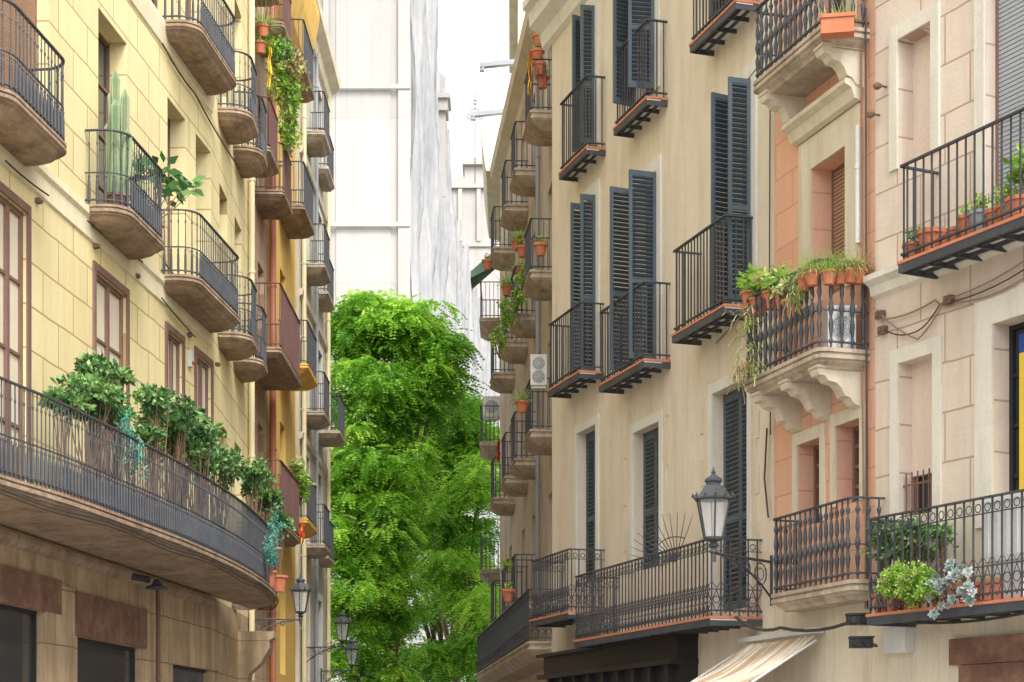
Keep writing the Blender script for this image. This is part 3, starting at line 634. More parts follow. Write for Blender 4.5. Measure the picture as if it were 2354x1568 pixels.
mb=MB(); mb.add(vs,fs); add('scaffold_netting',mb,NET,C,None,'wrinkled white grey construction netting',smooth=True)
mb=MB(); 
mb.box(-7.0,-4.6,110,112,0,43.0); mb.box(-4.9,-4.15,108.5,110,36,41.3); mb.box(-5.1,-4.0,108.2,110.2,41.3,42.0); mb.box(-5.3,-3.85,108,110.4,42,42.3)
add('buttress',mb,CHU,C)
mb=MB(); mb.box(-6,0,168,178,0,56); mb.box(-6.2,.2,167.6,168.0,55.6,56.6); mb.box(-4.6,0,168.5,178,56,58.0); mb.box(-4.8,.2,168,178,58,58.6); mb.box(-6.1,.1,167.8,168.0,50,50.5)
for x in (-5,-3.2,-1.4): mb.box(x-.2,x+.2,167.7,168,50.5,55.6)
add('rear_tower',mb,CHU,C)
# ================================================================ FOLIAGE
def leafmesh(name,V,Fc,tint,mat,parent,label=None,k=4):
    me=bpy.data.meshes.new(name); nv=len(V); nf=len(Fc)
    me.vertices.add(nv); me.vertices.foreach_set('co',np.asarray(V,dtype=np.float32).ravel())
    me.loops.add(nf*k); me.loops.foreach_set('vertex_index',np.asarray(Fc,dtype=np.int32).ravel())
    me.polygons.add(nf); me.polygons.foreach_set('loop_start',np.arange(0,nf*k,k,dtype=np.int32)); 
    me.update(calc_edges=True); me.validate()
    a=me.attributes.new('tint','FLOAT','FACE'); a.data.foreach_set('value',np.clip(tint,0,1).astype(np.float32))
    me.materials.append(mat); o=bpy.data.objects.new(name,me)
    link(o,parent,None)
    if label: o['label']=label
    return o
def rhomb(c,d,l,w):
    n=len(c); d=d/np.linalg.norm(d,axis=1,keepdims=True); r=rng.normal(size=(n,3)); s=np.cross(d,r); s/=np.linalg.norm(s,axis=1,keepdims=True)+1e-9
    l=np.reshape(l*np.ones(n),(n,1)); w=np.reshape(w*np.ones(n),(n,1))
    V=np.stack([c,c+d*l*.45+s*w,c+d*l,c+d*l*.45-s*w],1).reshape(-1,3); return V,np.arange(n*4).reshape(n,4)
def bush(name,label,cat,c,rad,n,l,w,mat,pot=None,potmat=None,clumps=8,droop=.2,base=None,group=None,stems=True,cf=.46,shoots=0):
    c=np.array(c,float); rad=np.array(rad,float)
    base=np.array(base if base is not None else (c[0],c[1],c[2]-rad[2]),float)
    e=thing(name,label,cat,tuple(base),group)
    cc=c+ (lambda u:u/np.linalg.norm(u,axis=1,keepdims=True)*rng.uniform(.2,.95,(clumps,1)))(rng.normal(size=(clumps,3)))*rad
    ct=rng.uniform(.1,.85,clumps); k=rng.integers(0,clumps,n); u=rng.normal(size=(n,3)); u/=np.linalg.norm(u,axis=1,keepdims=True)
    cr=rng.uniform(.6,1.35,(clumps,1))[k]
    q=cc[k]+u*rng.uniform(.2,1.1,(n,1))**.6*rad*cf*cr
    d=u+rng.normal(size=(n,3))*.5; d[:,2]-=droop; t=ct[k]+rng.normal(size=n)*.18+u[:,2]*.15
    mb=MB()
    if shoots:
        Q=[q];D=[d];T=[t]
        for _ in range(shoots):
            v=rng.normal(size=3); v/=np.linalg.norm(v); v[2]=abs(v[2])*.7-.1; m=14; f=np.linspace(.7,1.45,m)[:,None]
            pth=c+v*rad*f+np.array([0,0,-.12])*(f-.7)**2; Q.append(pth+rng.normal(size=(m,3))*.012); D.append(v*.6+rng.normal(size=(m,3))*.8); T.append(np.full(m,rng.uniform(.4,.95)))
            mb.tube([tuple(c+v*rad*.3),tuple(pth[0]),tuple(pth[-1])],.004,4)
        q=np.concatenate(Q);d=np.concatenate(D);t=np.concatenate(T)
    V,Fc=rhomb(q,d,l*rng.uniform(.7,1.25,len(q)),w)
    leafmesh('foliage',V,Fc,t,mat,e)
    if stems:
        for x in cc: 
            m=(base*.5+x*.5); mb.tube([base,tuple(m+rng.normal(size=3)*rad*.1),x],.014 if rad[0]>.2 else .006,5,r1=.004)
        add('stem',mb,BARK,e)
    if pot:
        mb=MB(); mb.lathe(base[0],base[1],base[2]-pot*.9,[(pot*.36,0),(pot*.52,pot*.85),(pot*.6,pot*.86),(pot*.6,pot),(pot*.5,pot),(pot*.48,pot*.9)],12); add('pot',mb,potmat or TERR,e)
    return e
def spiky(name,label,cat,base,n,L,w,mat,pot=.22,up=1.0,droop=1.2,spread=1,group=None,potmat=None,box=None):
    e=thing(name,label,cat,tuple(base),group); V=[];Fc=[];t=[]
    b=np.array(base,float)
    for i in range(n):
        a=rng.uniform(0,2*math.pi); el=rng.uniform(.2,1.4)*up; h=np.array([math.cos(a),math.sin(a),0]); v=h*math.cos(el)*spread+np.array([0,0,math.sin(el)])
        p=b+h*rng.uniform(0,.3)*pot; 
        if box: p=p+np.array(box)*rng.uniform(-.5,.5)
        l=L*rng.uniform(.5,1.3); s=np.array([-h[1],h[0],0])*w; o=len(V); K=6
        for j in range(K+1):
            f=j/K; ww=s*(1-f)**.7; V+=[p+ww,p-ww]; p=p+v*l/K; v=v+np.array([0,0,-droop/K]) ; v/=np.linalg.norm(v)
        for j in range(K): Fc.append((o+2*j,o+2*j+1,o+2*j+3,o+2*j+2)); 
        t+= [rng.uniform(0,1)]*K
    leafmesh('foliage',V,Fc,np.array(t),mat,e)
    mb=MB(); z=b[2]
    if box:
        bx=Vector(box); sd=Vector((-bx.y,bx.x,0)).normalized()*.1
        mb.obox(Vector((b[0],b[1],z-.2))-bx*.5-sd*.85,bx,sd*1.7,(0,0,.16)); mb.obox(Vector((b[0],b[1],z-.04))-bx*.52-sd,bx*1.04,sd*2,(0,0,.04))
    else: mb.lathe(b[0],b[1],z-pot*.9,[(pot*.36,0),(pot*.52,pot*.8),(pot*.6,pot*.82),(pot*.6,pot),(pot*.5,pot),(pot*.48,pot*.9)],12)
    add('pot',mb,potmat or TERR,e); return e
def tree(base,lumps,nf,label,seed,lean=0,mat=None):
    global rng
    rng=np.random.default_rng(seed); e=thing('tree',label,'tree',tuple(base),'leafy trees in the square'); b=np.array(base,float)
    tb=MB(); clumps=[];tints=[]
    fork=b+np.array([lean*.3,0,4.6])
    tb.tube([b,b+np.array([.1,0,2.5]),b+np.array([lean*.1,.1,3.6]),fork],.24,9,r1=.16)
    for (c,r,n) in lumps:
        c=np.array(c,float); r=np.array(r,float)
        mid=(fork+c)/2+rng.normal(size=3)*.3+np.array([0,-.3,.6]); tb.tube([fork,tuple(fork*.6+mid*.4+rng.normal(size=3)*.15),mid,c,c+np.array([0,0,r[2]*.6])],.13,7,r1=.03)
        lt=rng.normal()*.08
        for _ in range(n):
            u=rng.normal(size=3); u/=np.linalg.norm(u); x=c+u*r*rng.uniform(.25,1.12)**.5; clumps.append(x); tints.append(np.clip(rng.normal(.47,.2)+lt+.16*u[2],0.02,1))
            if rng.uniform()<.4: st=c+(x-c)*.1; tb.tube([st,(st+x)/2+rng.normal(size=3)*.2,x],.04,5,r1=.012)
    add('trunk',tb,BARK,e,None,smooth=True)
    clumps=np.array(clumps); tints=np.array(tints); nc=len(clumps)
    k=np.repeat(np.arange(nc),nf); m=len(k); u=rng.normal(size=(m,3)); u[:,2]=u[:,2]*.5+.05; u/=np.linalg.norm(u,axis=1,keepdims=True)
    R=rng.uniform(.35,.9,nc)[k][:,None]
    p=clumps[k]+u*R*np.array([1.15,1.15,.7])*rng.uniform(.15,1,(m,1))**.5
    ax=u*[1,1,.4]+rng.normal(size=(m,3))*.3; ax[:,2]-=.6; ax/=np.linalg.norm(ax,axis=1,keepdims=True)
    sd=np.cross(ax,np.array([0,0,1.])+rng.normal(size=(m,3))*.2); sd/=np.linalg.norm(sd,axis=1,keepdims=True)
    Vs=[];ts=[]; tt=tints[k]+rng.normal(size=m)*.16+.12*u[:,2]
    L=.72
    for j in range(7):
        q=p+ax*L*(j/7)+np.array([0,0,-1])*(.20*(j/7)**2)
        for sg in (-1,1):
            d=sd*sg+ax*.45; V,_=rhomb(q,d,.22*(1-.5*j/7)*rng.uniform(.85,1.15,m),.04); Vs.append(V); ts.append(tt+rng.normal(size=m)*.04)
    V=np.concatenate(Vs); n=len(V)//4
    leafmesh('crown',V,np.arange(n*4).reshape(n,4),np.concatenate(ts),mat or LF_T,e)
def wl(px,py,Y): v=W(px,py,Y); return (v.x,v.y,v.z)
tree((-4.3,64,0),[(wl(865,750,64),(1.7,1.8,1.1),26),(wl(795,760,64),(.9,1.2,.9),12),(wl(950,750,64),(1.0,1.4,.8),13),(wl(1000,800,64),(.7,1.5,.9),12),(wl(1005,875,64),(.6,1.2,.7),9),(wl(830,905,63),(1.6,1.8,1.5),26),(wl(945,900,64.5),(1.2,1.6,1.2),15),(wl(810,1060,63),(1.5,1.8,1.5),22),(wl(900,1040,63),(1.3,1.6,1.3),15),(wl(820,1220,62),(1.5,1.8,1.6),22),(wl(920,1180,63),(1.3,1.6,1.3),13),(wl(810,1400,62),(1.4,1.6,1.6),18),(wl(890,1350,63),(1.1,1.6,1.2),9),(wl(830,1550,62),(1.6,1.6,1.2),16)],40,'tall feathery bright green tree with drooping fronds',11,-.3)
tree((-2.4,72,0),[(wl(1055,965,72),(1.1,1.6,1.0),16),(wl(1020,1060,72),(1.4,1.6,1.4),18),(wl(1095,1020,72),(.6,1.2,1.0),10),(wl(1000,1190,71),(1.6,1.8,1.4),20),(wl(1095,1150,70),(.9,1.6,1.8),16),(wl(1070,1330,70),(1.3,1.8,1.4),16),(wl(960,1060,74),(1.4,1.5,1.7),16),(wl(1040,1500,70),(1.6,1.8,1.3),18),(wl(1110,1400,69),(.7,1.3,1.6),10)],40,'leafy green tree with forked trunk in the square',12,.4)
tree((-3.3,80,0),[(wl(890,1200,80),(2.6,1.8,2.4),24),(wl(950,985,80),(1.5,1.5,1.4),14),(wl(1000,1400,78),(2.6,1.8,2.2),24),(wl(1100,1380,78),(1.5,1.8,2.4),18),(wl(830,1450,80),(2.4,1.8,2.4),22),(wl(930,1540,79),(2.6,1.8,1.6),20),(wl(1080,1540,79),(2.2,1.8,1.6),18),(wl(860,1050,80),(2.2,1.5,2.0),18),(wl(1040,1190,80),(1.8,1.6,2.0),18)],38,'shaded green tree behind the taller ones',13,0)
rng=np.random.default_rng(5)
def onb(fac,px,off,z): s=fac.s(px,off); return tuple(fac.w(s,off,z))
cb=onb(fL,265,.33,9.2); e=thing('cactus','tall ribbed column cactus in a clay pot on the balcony','plant',cb)
mb=MB()
for dx,dy,h in ((0,0,1.85),(.10,.05,1.6),(-.09,.08,1.15),(.02,-.10,1.4),(.15,-.05,1.0),(-.04,.03,1.6)):
    n=20; vs=[];fs=[]; zs=[0,.1,.3,.6,1,1.3,1.6,1.85,1.95,2.0]; 
    for q in zs:
        zz=q/2*h; rr=.052*(1+.12*math.sin(q*4+dx*20))*(1 if q<1.85 else (1-(q-1.85)/.16*.95)) 
        for k in range(n): a=2*math.pi*k/n; r=rr*(1.2 if k%2 else .6); vs.append((cb[0]+dx*(1+.15*q)+r*math.cos(a),cb[1]+dy+r*math.sin(a),cb[2]+.15+zz))
    for i in range(len(zs)-1):
        for k in range(n): fs.append((i*n+k,i*n+(k+1)%n,(i+1)*n+(k+1)%n,(i+1)*n+k))
    fs.append(tuple((len(zs)-1)*n+k for k in range(n))); mb.add(vs,fs)
add('cactus_column',mb,CACT,e); mb=MB(); mb.lathe(cb[0]+.04,cb[1],cb[2],[(.12,0),(.16,.18),(.18,.18),(.18,.22),(.15,.22),(.14,.2)],14); add('pot',mb,MARB,e)
c=onb(fL,392,.55,10.3); bush('rubber_plant','rubber plant with large glossy leaves leaning over the railing','plant',c,(.5,.4,.42),60,.24,.06,LF_D,clumps=11,base=onb(fL,350,.35,9.5),pot=.3,cf=.35,shoots=2)
for px,py,rx,rz,n in ((205,905,.36,.30,1000),(265,955,.2,.2,350),(150,925,.2,.2,300),(225,850,.26,.2,340),(268,865,.16,.12,140),(355,920,.26,.24,550),(400,965,.38,.32,1000),(455,1000,.38,.34,1100),(505,1065,.34,.32,850),(420,1035,.3,.2,420),(580,1095,.24,.3,560),(615,1150,.22,.3,480),(640,1200,.2,.25,320),(340,1000,.2,.16,160),(465,1080,.2,.18,180)):
    off=.95; Y=fL.Y(px,off); z=CH+(HZ-py)/F*Y; s=fL.s(px,off); x=fL.w(s,off,z)
    bush('ficus_plant','loose dark green ficus with small glossy leaves behind the railing','plant',tuple(x),(rx,rx*1.2,rz),n,.088,.027,LF_D,clumps=20,base=(x.x,x.y,4.75 if z-rz>4.9 else z-rz),pot=.3,group='ficus plants on the long balcony',cf=.36,shoots=18)
for px,py,Yo,n in ((308,1060,1.28,420),(290,1020,1.2,200),(625,1270,1.28,520),(632,1220,1.2,250)):
    Y=fL.Y(px,Yo) ; x=W(px,py,Y); bush('plastic_garland','turquoise plastic leaf garland tied to the railing','decoration',tuple(x),(.16,.18,.42),n,.05,.010,LF_C,clumps=9,stems=True,cf=.4,shoots=5)
spiky('snake_plant','upright sword-leaved snake plant in a pot','plant',onb(fL2,600,.3,6.9),30,.85,.035,LF_D,.25,up=1.3,droop=0,spread=.35)
for px,py,Y,n,mt in ((605,62,36.8,130,LF_S),(598,100,36.8,50,LF_L)):
    spiky('spider_plant','arching spider plant in a red pot on the balcony rail','plant',wl(px,py,Y),n,.42,.012,mt,.24,group='spider plants on balconies')
for px,py,rx,rz,n,mt in ((635,120,.3,.45,600,LF_L),(660,200,.34,.9,1100,LF_L),(675,160,.24,.5,500,LF_Y),(665,300,.22,.6,500,LF_L),(690,1110,.25,.55,900,LF_L),(684,1070,.15,.2,200,LF_S),(655,130,.3,.3,400,LF_D),(640,1180,.2,.3,400,LF_D)):
    bush('climbing_plant','leafy trailing climber spilling over the iron balconies','plant',wl(px,py,38.5 if py<900 else 40.5),(rx,.3,rz),n,.10,.026,mt,clumps=16,cf=.33,shoots=8)
for px,py,Y,mt in ((1190,555,41.3,LF_L),(1192,620,41.3,LF_S),(1165,660,44,LF_L),(1247,180,37.4,LF_S),(1200,925,37.0,LF_S)):
    spiky('spider_plant','bright arching plant in a terracotta pot on the balcony','plant',wl(px,py,Y),110,.36,.012,mt,.24,group='spider plants on balconies')
for px,py,rx,rz,n in ((1190,690,.16,.28,280),(1162,720,.2,.5,420),(1147,780,.16,.45,300),(1200,640,.12,.25,200),(1165,1300,.1,.2,100)):
    bush('climbing_plant','green climber trailing down between the balconies','plant',wl(px,py,40.5),(rx,.3,rz),n,.08,.022,LF_L,clumps=12,cf=.36,shoots=5)
for px,py,Y in ((1243,575,36.9),(1200,580,41.2),(1240,95,37.2),(1236,130,37.2),(1240,160,37.2),(1168,1370,36),(1120,610,47)):
    b_0=wl(px,py,Y); e=thing('flower_pot','round terracotta flower pot standing on the balcony','pot',b_0,'terracotta pots on balconies'); mb=MB(); mb.lathe(b_0[0],b_0[1],b_0[2]-.12,[(.08,0),(.13,.2),(.15,.2),(.15,.26),(.12,.26),(.11,.22)],12); add('pot_body',mb,TERR,e)
    bush('potted_herb','small green herb growing in the clay pot','plant',(b_0[0],b_0[1],b_0[2]+.22),(.12,.12,.1),80,.06,.015,LF_L,clumps=4)
def cloth(name,label,cat,x,hw,h,mats,ax=(1,0)):
    e=thing(name,label,cat,tuple(x)); mb=MB(); n=8
    for i in range(n):
        for j in range(6):
            def P_(a,b): return (x[0]+ax[0]*hw*(a/n-.5)*2+.02*math.sin(b*2),x[1]+ax[1]*hw*(a/n-.5)*2+.05*math.sin(a*1.6+b*.4),x[2]-h*b/6-.05*math.sin(a*1.3))
            mb.quad(P_(i,j),P_(i+1,j),P_(i+1,j+1),P_(i,j+1),(i//2)%2 if len(mats)>1 else 0)
    add('cloth',mb,mats,e)
cloth('flag','yellow and red striped flag draped over the railing','flag',wl(1218,115,36.9),.12,.95,[YELC,REDC],(.3,.95))
cloth('flag','small yellow and red flag hanging from a balcony','flag',wl(692,1205,39.8),.07,.42,[YELC,REDC])
cloth('flag','yellow cloth strip hanging from the maroon railing','flag',wl(619,110,37),.04,.8,[YELC,YELC])
cloth('beach_towel','red towel hung out over a balcony rail','towel',wl(1146,1010,45.5),.08,.6,[REDC],(.4,.9))
def onP(px,py,off): return tuple(W(px,py,fP.Y(px,off)))
for px,py,mt,n,o in ((1850,640,LF_S,90,.62),(1868,628,LF_S,120,.62),(1905,625,LF_L,90,.5),(1930,625,LF_S,130,.35),(1955,622,LF_S,90,.25),(1975,624,LF_Y,110,.15)):
    spiky('spider_plant','arching spider plant in a terracotta pot on the balcony rail','plant',onP(px,py,o),int(n*1.4),.30,.005,mt,.15,group='spider plants on balconies',droop=2.0)
for px,py,rx,n,mt in ((1745,655,.2,170,LF_L),(1725,640,.12,60,LF_L),(1775,640,.16,130,LF_S),(1800,640,.14,110,LF_L),(1820,660,.14,160,LF_S)):
    bush('philodendron','broad-leaved green plant spilling over the corner of the balcony','plant',onP(px,py,.5),(rx,.24,.12),n,.09,.024,mt,clumps=10,pot=.2,cf=.42,shoots=4,base=onP(px,py+35,.5))
for px,py,n in ((1712,845,70),(1702,868,60),(1722,745,40),(1835,680,60),(1735,850,34),(1700,770,34),(1728,805,34),(1715,720,30)):
    e=thing('hanging_dry_plant','straw-coloured trailing plant hanging from the balcony','plant',onP(px,py,.68),'dry trailing plants on the salmon house balcony'); b0=np.array(onP(px,py,.68)); V=[];Fc=[];t=[]
    for i in range(n):
        a=rng.uniform(0,2*math.pi); h=np.array([math.cos(a),math.sin(a),0]); v=h*rng.uniform(.3,1)+np.array([0,0,rng.uniform(-.2,.9)]); v/=np.linalg.norm(v); p=b0+rng.normal(size=3)*.05; o=len(V); s=np.array([-h[1],h[0],0])*.0045; l=rng.uniform(.12,.32)
        for j in range(7): V+=[p+s,p-s]; p=p+v*l/6; v=v+np.array([0,0,-.4]); v/=np.linalg.norm(v)
        for j in range(6): Fc.append((o+2*j,o+2*j+1,o+2*j+3,o+2*j+2))
        t+=[rng.uniform(0,1)]*6
    leafmesh('foliage',V,Fc,np.array(t),LF_S if px>1715 and py<860 else LF_Y,e)
def acunit(px,py,Y,w,h,rot=0,lab='white air conditioning unit standing on the balcony'):
    x=W(px,py,Y); e=thing('air_conditioner',lab,'air conditioner',tuple(x)); Mx=Matrix.Translation(x)@Matrix.Rotation(rot,4,'Z')
    mb=MB(); mb.box(-w/2,w/2,-.13,.13,0,h); mb.box(-w/2-.008,w/2+.008,-.138,.138,h-.03,h+.005); mb.box(-w/2+.02,w/2-.02,-.1,.1,-.06,-.002); add('casing',mb,WHT,e,Mx)
    mb=MB(); R_=min(w,h)*.38
    cs=(h*.5,) if h<w*1.7 else (h*.28,h*.72)
    for cz in cs:
        mb=MB(); mb.add([(R_*math.cos(i*math.pi/12),-.134,cz+R_*math.sin(i*math.pi/12)) for i in range(24)],[tuple(range(24))],0)
        for r in (1.05,.75,.5,.25): 
            pts=[(r*R_*math.cos(i*math.pi/10),-.14,cz+r*R_*math.sin(i*math.pi/10)) for i in range(21)]; mb.tube(pts,.004,4,cap=False,mi=1)
        for i in range(8):
            a=i*math.pi/4; mb.tube([(0,-.14,cz),(R_*math.cos(a),-.14,cz+R_*math.sin(a))],.004,4,mi=1)
        add('fan_grille',mb,[GREY,WHT],e,Mx)
acunit(1930,808,fP.Y(1930,.3)+.12,.30,.46,.0); acunit(1238,888,36.9,.34,.64,.0); acunit(1130,960,51,.5,.6)
spiky('planter_box','long terracotta planter box on the upper balcony','planter',(W(1925,38,18.4)),50,.2,.006,LF_S,.1,box=(.34,-.06,0))
def onQ(px,off,z): return tuple(fQ.w(fQ.s(px,off),off,z))
for i,(px,s,mt) in enumerate(((2100,.2,TERR),(2142,.26,TERR),(2200,.18,TERR),(2232,.24,TERR),(2258,.24,GREY),(2292,.2,TERR),(2335,.2,GREY),(2180,.16,TERR),(2318,.2,TERR))):
    b0=onQ(px,.3,zQ1+s*.9)
    if i in (0,3,4,6,8): bush('potted_plant','small leafy plant in a pot on the iron balcony','plant',(b0[0],b0[1],b0[2]+.12),(.12,.12,.12),60,.05,.014,LF_L if i!=0 else LF_D,pot=s,potmat=mt,clumps=5,base=b0,shoots=3)
    else:
        e=thing('flower_pot','terracotta flower pot on the iron balcony','pot',b0,'terracotta pots on balconies'); mb=MB(); mb.lathe(b0[0],b0[1],b0[2]-s*.9,[(s*.36,0),(s*.52,s*.8),(s*.6,s*.82),(s*.6,s),(s*.5,s),(s*.48,s*.9)],12); add('pot_body',mb,mt,e)
b0=onQ(2345,.3,zQ1+.55); bush('potted_plant','yellow green leafy plant in a pot on the iron balcony','plant',b0,(.16,.14,.18),200,.08,.025,LF_L,clumps=9,base=onQ(2345,.3,zQ1+.2),pot=.25,cf=.4,shoots=4)
for px,py,rx,rz,n in ((2045,1250,.17,.16,360),(2100,1215,.2,.13,380),(2095,1275,.22,.14,380),(2165,1235,.1,.18,150),(2030,1210,.1,.12,110)):
    Y=fQ.Y(px,.32); bush('jade_shrub','dark green round-leaved shrub behind the iron railing','plant',tuple(W(px,py,Y)),(rx,.2,rz),n,.05,.018,LF_D,clumps=14,base=onQ(px,.32,zQ2+.2),pot=.22,cf=.38,shoots=8)
for px,py,r in ((2065,1325,.15),(2115,1322,.15),(2095,1360,.15),(2050,1355,.11),(2130,1360,.11)):
    x=tuple(W(px,py,fQ.Y(px,.72))); bush('sedum_plant','bright lime green mounded plant overflowing the balcony','plant',x,(r,.11,r*.85),1100,.030,.010,LF_L,clumps=26,droop=0,base=(x[0],x[1]+.1,x[2]-.1),cf=.42,shoots=14)
E=None
for (px,py) in ((2180,1345),(2150,1330),(2205,1310),(2190,1375),(2225,1345),(2160,1365),(2215,1375),(2140,1345),(2170,1310),(2230,1320),(2160,1395),(2195,1325),(2240,1365),(2178,1395),(2150,1405),(2210,1350),(2165,1345),(2190,1295),(2135,1370),(2230,1385)):
    c=np.array(W(px+rng.normal()*4,py+rng.normal()*4,fQ.Y(px,.74)+rng.normal()*.03)); V=[];Fc=[];t=[]
    if E is None: E=thing('echeveria','grey blue echeveria rosettes spilling over the balcony','plant',tuple(c)); c00=c
    nrm=np.array([rng.normal()*.4-.3,-1,.35+rng.normal()*.4]); nrm/=np.linalg.norm(nrm); a0=np.cross(nrm,[0,0,1.]); a0/=np.linalg.norm(a0); b0=np.cross(nrm,a0); tt=rng.uniform(.2,.95); Rr=.07*rng.uniform(.7,1.2)
    for k in range(22):
        an=k*2.4; rr=Rr*(.3+.7*k/22)*rng.uniform(.85,1.1); d=a0*math.cos(an)+b0*math.sin(an); s=np.cross(nrm,d)*rr*.28; up=nrm*(1-k/22)*Rr*.8; o=len(V)
        V+=[c,c+d*rr*.6+s+up*.7,c+d*rr+up,c+d*rr*.6-s+up*.7]; Fc.append((o,o+1,o+2,o+3)); t.append(tt+rng.normal()*.14)
    ro=leafmesh('rosette',V,Fc,np.array(t),LF_G,E); mb=MB(); mb.tube([tuple(c00),tuple(c)],.005,5) if abs(c-c00).sum()>1e-4 else mb.tube([tuple(c),tuple(c+np.array([0,.1,0]))],.005,5); add('stem',mb,BARK,ro)
for px in (2290,2240): spiky('planter_box','terracotta planter with sparse green shoots','planter',onQ(px,.4,zQ2+.22),24,.14,.006,LF_L,.1,box=(.25,-.1,0))
x=Vector(onQ(2285,.3,zQ2+.38)); d=Vector((-fQ.u.x,-fQ.u.y,0)); nn=Vector((fQ.n.x,fQ.n.y,0)); e=thing('storage_box','white plastic panel box standing on the balcony','box',tuple(x)); mb=MB(); mb.obox(x,d*.6,nn*.15,(0,0,.55)); mb.obox(x-d*.01-nn*.01+Vector((0,0,.55)),d*.62,nn*.17,(0,0,.05)); mb.obox(x+d*.1+Vector((0,0,-.38)),d*.4,nn*.12,(0,0,.38))
for i in range(4): mb.obox(x+d*(.08+.13*i)+nn*.15+Vector((0,0,.05)),d*.02,nn*.008,(0,0,.45))
add('box_shell',mb,WHT,e)
base=fR.w(fR.s(1555,.35),.35,fR.z(1555,1290,.35)); e=thing('spike_barrier','radiating fan of iron security spikes between balconies','security spikes',tuple(base)); mb=MB()
for i in range(13):
    a=math.radians(70+i*9.5); L=.62; d=Vector((math.cos(a),0,math.sin(a))); p0=base; 
    mb.tube([p0,p0+d*L*.7,p0+d*L+Vector((0,-.04,.02))],.008,5,r1=.003)
pts=[base+Vector((math.cos(math.radians(70+i*9.5)),0,math.sin(math.radians(70+i*9.5))))*.32 for i in range(13)]; mb.tube(pts,.008,5); add('spike',mb,IRON,e)
# ================================================================ STREET LAMPS
def lamp(px,ytop,Y,wallv,sc=1.,label='black iron lantern street lamp on a scrolled wall bracket'):
    t=W(px,ytop,Y); z0=t.z-.98*sc; e=thing('street_lamp',label,'street lamp',(t.x,t.y,z0),'wall bracket lantern lamps')
    M=Matrix.Translation(Vector((t.x,t.y,z0)))@Matrix.Scale(sc,4)
    fb=MB(); n=6
    fb.lathe(0,0,0,[(.02,0),(.05,.03),(.03,.07),(.06,.10),(.035,.14),(.11,.17),(.115,.19),(.115,.20)],12)
    for k in range(n):
        a=2*math.pi*(k+.5)/n; c,s_=math.cos(a),math.sin(a); fb.tube([(.115*c,.115*s_,.19),(.20*c,.20*s_,.62)],.010,4)
    fb.lathe(0,0,.62,[(.215,0),(.235,.01),(.235,.03),(.21,.04),(.20,.05),(.12,.16),(.09,.17),(.09,.21),(.11,.215),(.11,.24),(.06,.27),(.025,.30),(.03,.32),(.012,.35),(.004,.38)],6,0,math.pi/6)
    for k in range(12):
        a=2*math.pi*k/12; fb.lathe(.235*math.cos(a),.235*math.sin(a),.65,[(.014,0),(.018,.02),(.003,.05)],4)
    add('lantern_frame',fb,IRON,e,M)
    gb=MB(); gb.lathe(0,0,.2,[(.108,0),(.192,.42)],6,0,math.pi/6); add('lantern_glass',gb,LANT,e,M)
    ab=MB(); w=(Vector(wallv)-Vector((t.x,t.y,0))); w.z=0; w=w/sc; d=w.normalized(); L=w.length
    ab.tube([(0,0,.02),tuple(w+Vector((0,0,.02)))],.018,6); ab.tube([(0,0,-.08),(0,0,.05)],.03,8)
    ab.tube([tuple(w*.15+Vector((0,0,0)))]+[tuple(w*(.15+.85*q)+Vector((0,0,-.42*q**1.8))) for q in (.2,.4,.6,.8,1)],.014,6)
    for q,r in ((.35,.05),(.55,.085),(.8,.13)):
        ring(ab,tuple(w*q+Vector((0,0,-r-.01))),(d.x,d.y),r,.009,14); ring(ab,tuple(w*q+Vector((0,0,-r-.01))),(d.x,d.y),r*.55,.007,10)
    ab.obox(w+Vector((-.02,-.03,-.5)),(.04,0,0),(0,.06,0),(0,0,.6)); add('bracket',ab,IRON,e,M)
def wallp(fac,Y,off=0): 
    v=fac.w(fac.sY(Y,off),off,0); return (v.x,v.y,0)
lamp(1640,1078,19.9,wallp(fR,20.9)); lamp(691,1320,36.5,wallp(fLb,36.1),1.0); lamp(787,1402,45.5,wallp(fL4,46.0)); lamp(809,1465,50,wallp(fL4,50.2))
for px0,px1,py,Y in ((1185,1103,148,44),(1158,1082,262,48)):
    a=W(px0,py-8,Y); b=W(px1,py,Y-.4); e=thing('street_light','slim grey floodlight arm fixed high on the wall','street light',tuple(a)); mb=MB(); d=(b-a)
    mb.obox(a+Vector((0,0,-.06)),d,(0,.16,0),(0,0,.11)); mb.obox(a+d*.9+Vector((-.09,0,-.16)),(.11,0,0),(0,.1,0),(0,0,.1)); mb.tube([a,a+Vector((.7,.1,0))],.03,6); add('lamp_housing',mb,GREY,e)
x=W(1092,300,49.5); e=thing('weather_vane','thin iron weather vane on a roof pole','weather vane',tuple(x)); mb=MB(); mb.tube([x+Vector((0,0,-1.5)),x+Vector((0,0,1.05))],.012,5); ring(mb,tuple(x+Vector((0,0,.5))),(1,0),.12,.01); ring(mb,tuple(x+Vector((0,0,.8))),(1,0),.06,.01)
for s_ in (-1,1): ring(mb,tuple(x+Vector((.16*s_,0,.4))),(1,0),.06,.01)
mb.tube([x+Vector((-.25,0,.3)),x+Vector((.25,0,.3))],.01,5); add('vane',mb,IRON,e)
x=W(360,1345,fL.Y(360,.45)); e=thing('wall_lamp','dark metal wall spotlight under the stone balcony','lamp',tuple(x)); mb=MB(); mb.lathe(x.x,x.y,x.z-.06,[(.17,0),(.17,.03),(.08,.06),(.05,.12),(.02,.15)],12); mb.tube([(x.x-.1,x.y,x.z+.08),(x.x-.45,x.y,x.z+.14)],.05,8); add('lamp_shade',mb,IRON,e)
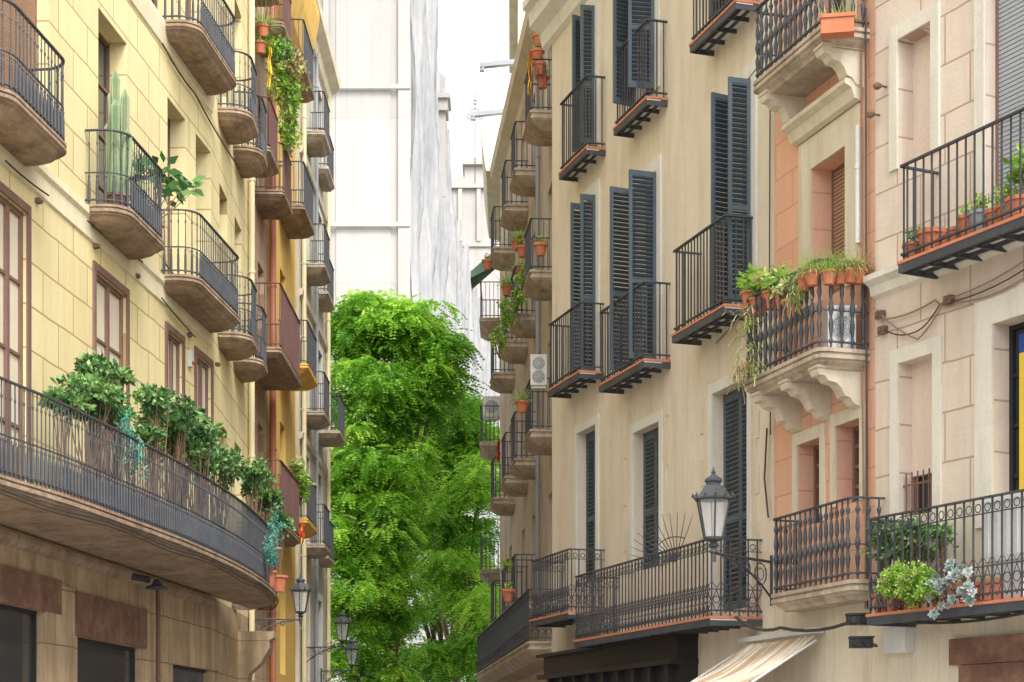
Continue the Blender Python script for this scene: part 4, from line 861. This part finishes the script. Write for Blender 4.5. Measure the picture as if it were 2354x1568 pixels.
for px,py in ((1975,1425),(1982,1478)):
    x=W(px,py,17.9); e=thing('security_camera','black box floodlight camera fixed to the wall','security camera',tuple(x),'wall mounted cameras'); mb=MB()
    mb.obox(x+Vector((-.11,0,-.05)),(.22,-.02,0),(0,.14,0),(0,0,.11)); mb.obox(x+Vector((-.12,-.02,.05)),(.24,-.02,0),(0,.16,0),(0,0,.02))
    for k in (-.06,.05): mb.tube([x+Vector((k,-.0,0)),x+Vector((k,-.05,0))],.04,10)
    mb.tube([x+Vector((.1,.1,0)),x+Vector((.25,.5,0))],.02,6); add('camera_body',mb,BLK,e)
# ================================================================ GROUND, WORLD, CAMERA, LIGHT
mb=MB(); mb.quad((-400,-100,0),(400,-100,0),(400,600,0),(-400,600,0)); add('ground',mb,ASPH,kind='structure')
mb=MB(); mb.quad((-5.2,-10,.004),(4.2,-10,.004),(-.6,90,.004),(-5.2,90,.004)); add('road',mb,ASPH,kind='structure')
w=bpy.data.worlds.new('World'); bpy.context.scene.world=w; w.use_nodes=True; nt=w.node_tree
sky=nt.nodes.new('ShaderNodeTexSky'); sky.sky_type='NISHITA'; sky.sun_disc=False; sky.sun_elevation=math.radians(50); sky.sun_rotation=math.radians(155); sky.dust_density=4; sky.air_density=1
hs=nt.nodes.new('ShaderNodeHueSaturation'); hs.inputs['Saturation'].default_value=.10; hs.inputs['Value'].default_value=2.8
nt.links.new(sky.outputs[0],hs.inputs['Color']); bg=nt.nodes['Background']; nt.links.new(hs.outputs[0],bg.inputs[0]); bg.inputs[1].default_value=.15
sl=bpy.data.lights.new('Sun','SUN'); sl.energy=1.5; sl.angle=math.radians(16); sl.color=(1,.95,.87); so=bpy.data.objects.new('sun',sl); col.objects.link(so)
dr=Vector((-.45,1,-1.35)); so.rotation_euler=dr.to_track_quat('-Z','Y').to_euler()
cam=bpy.data.cameras.new('Camera'); co=bpy.data.objects.new('camera',cam); col.objects.link(co); co.location=(0,0,CH); co.rotation_euler=(math.radians(90),0,0)
cam.sensor_width=36; cam.lens=36*F/2354; cam.shift_y=(HZ-784)/2354; cam.clip_end=2000; cam.clip_start=.1
bpy.context.scene.camera=co
vs_=bpy.context.scene.view_settings; vs_.view_transform='Standard'; vs_.look='None'; vs_.exposure=0
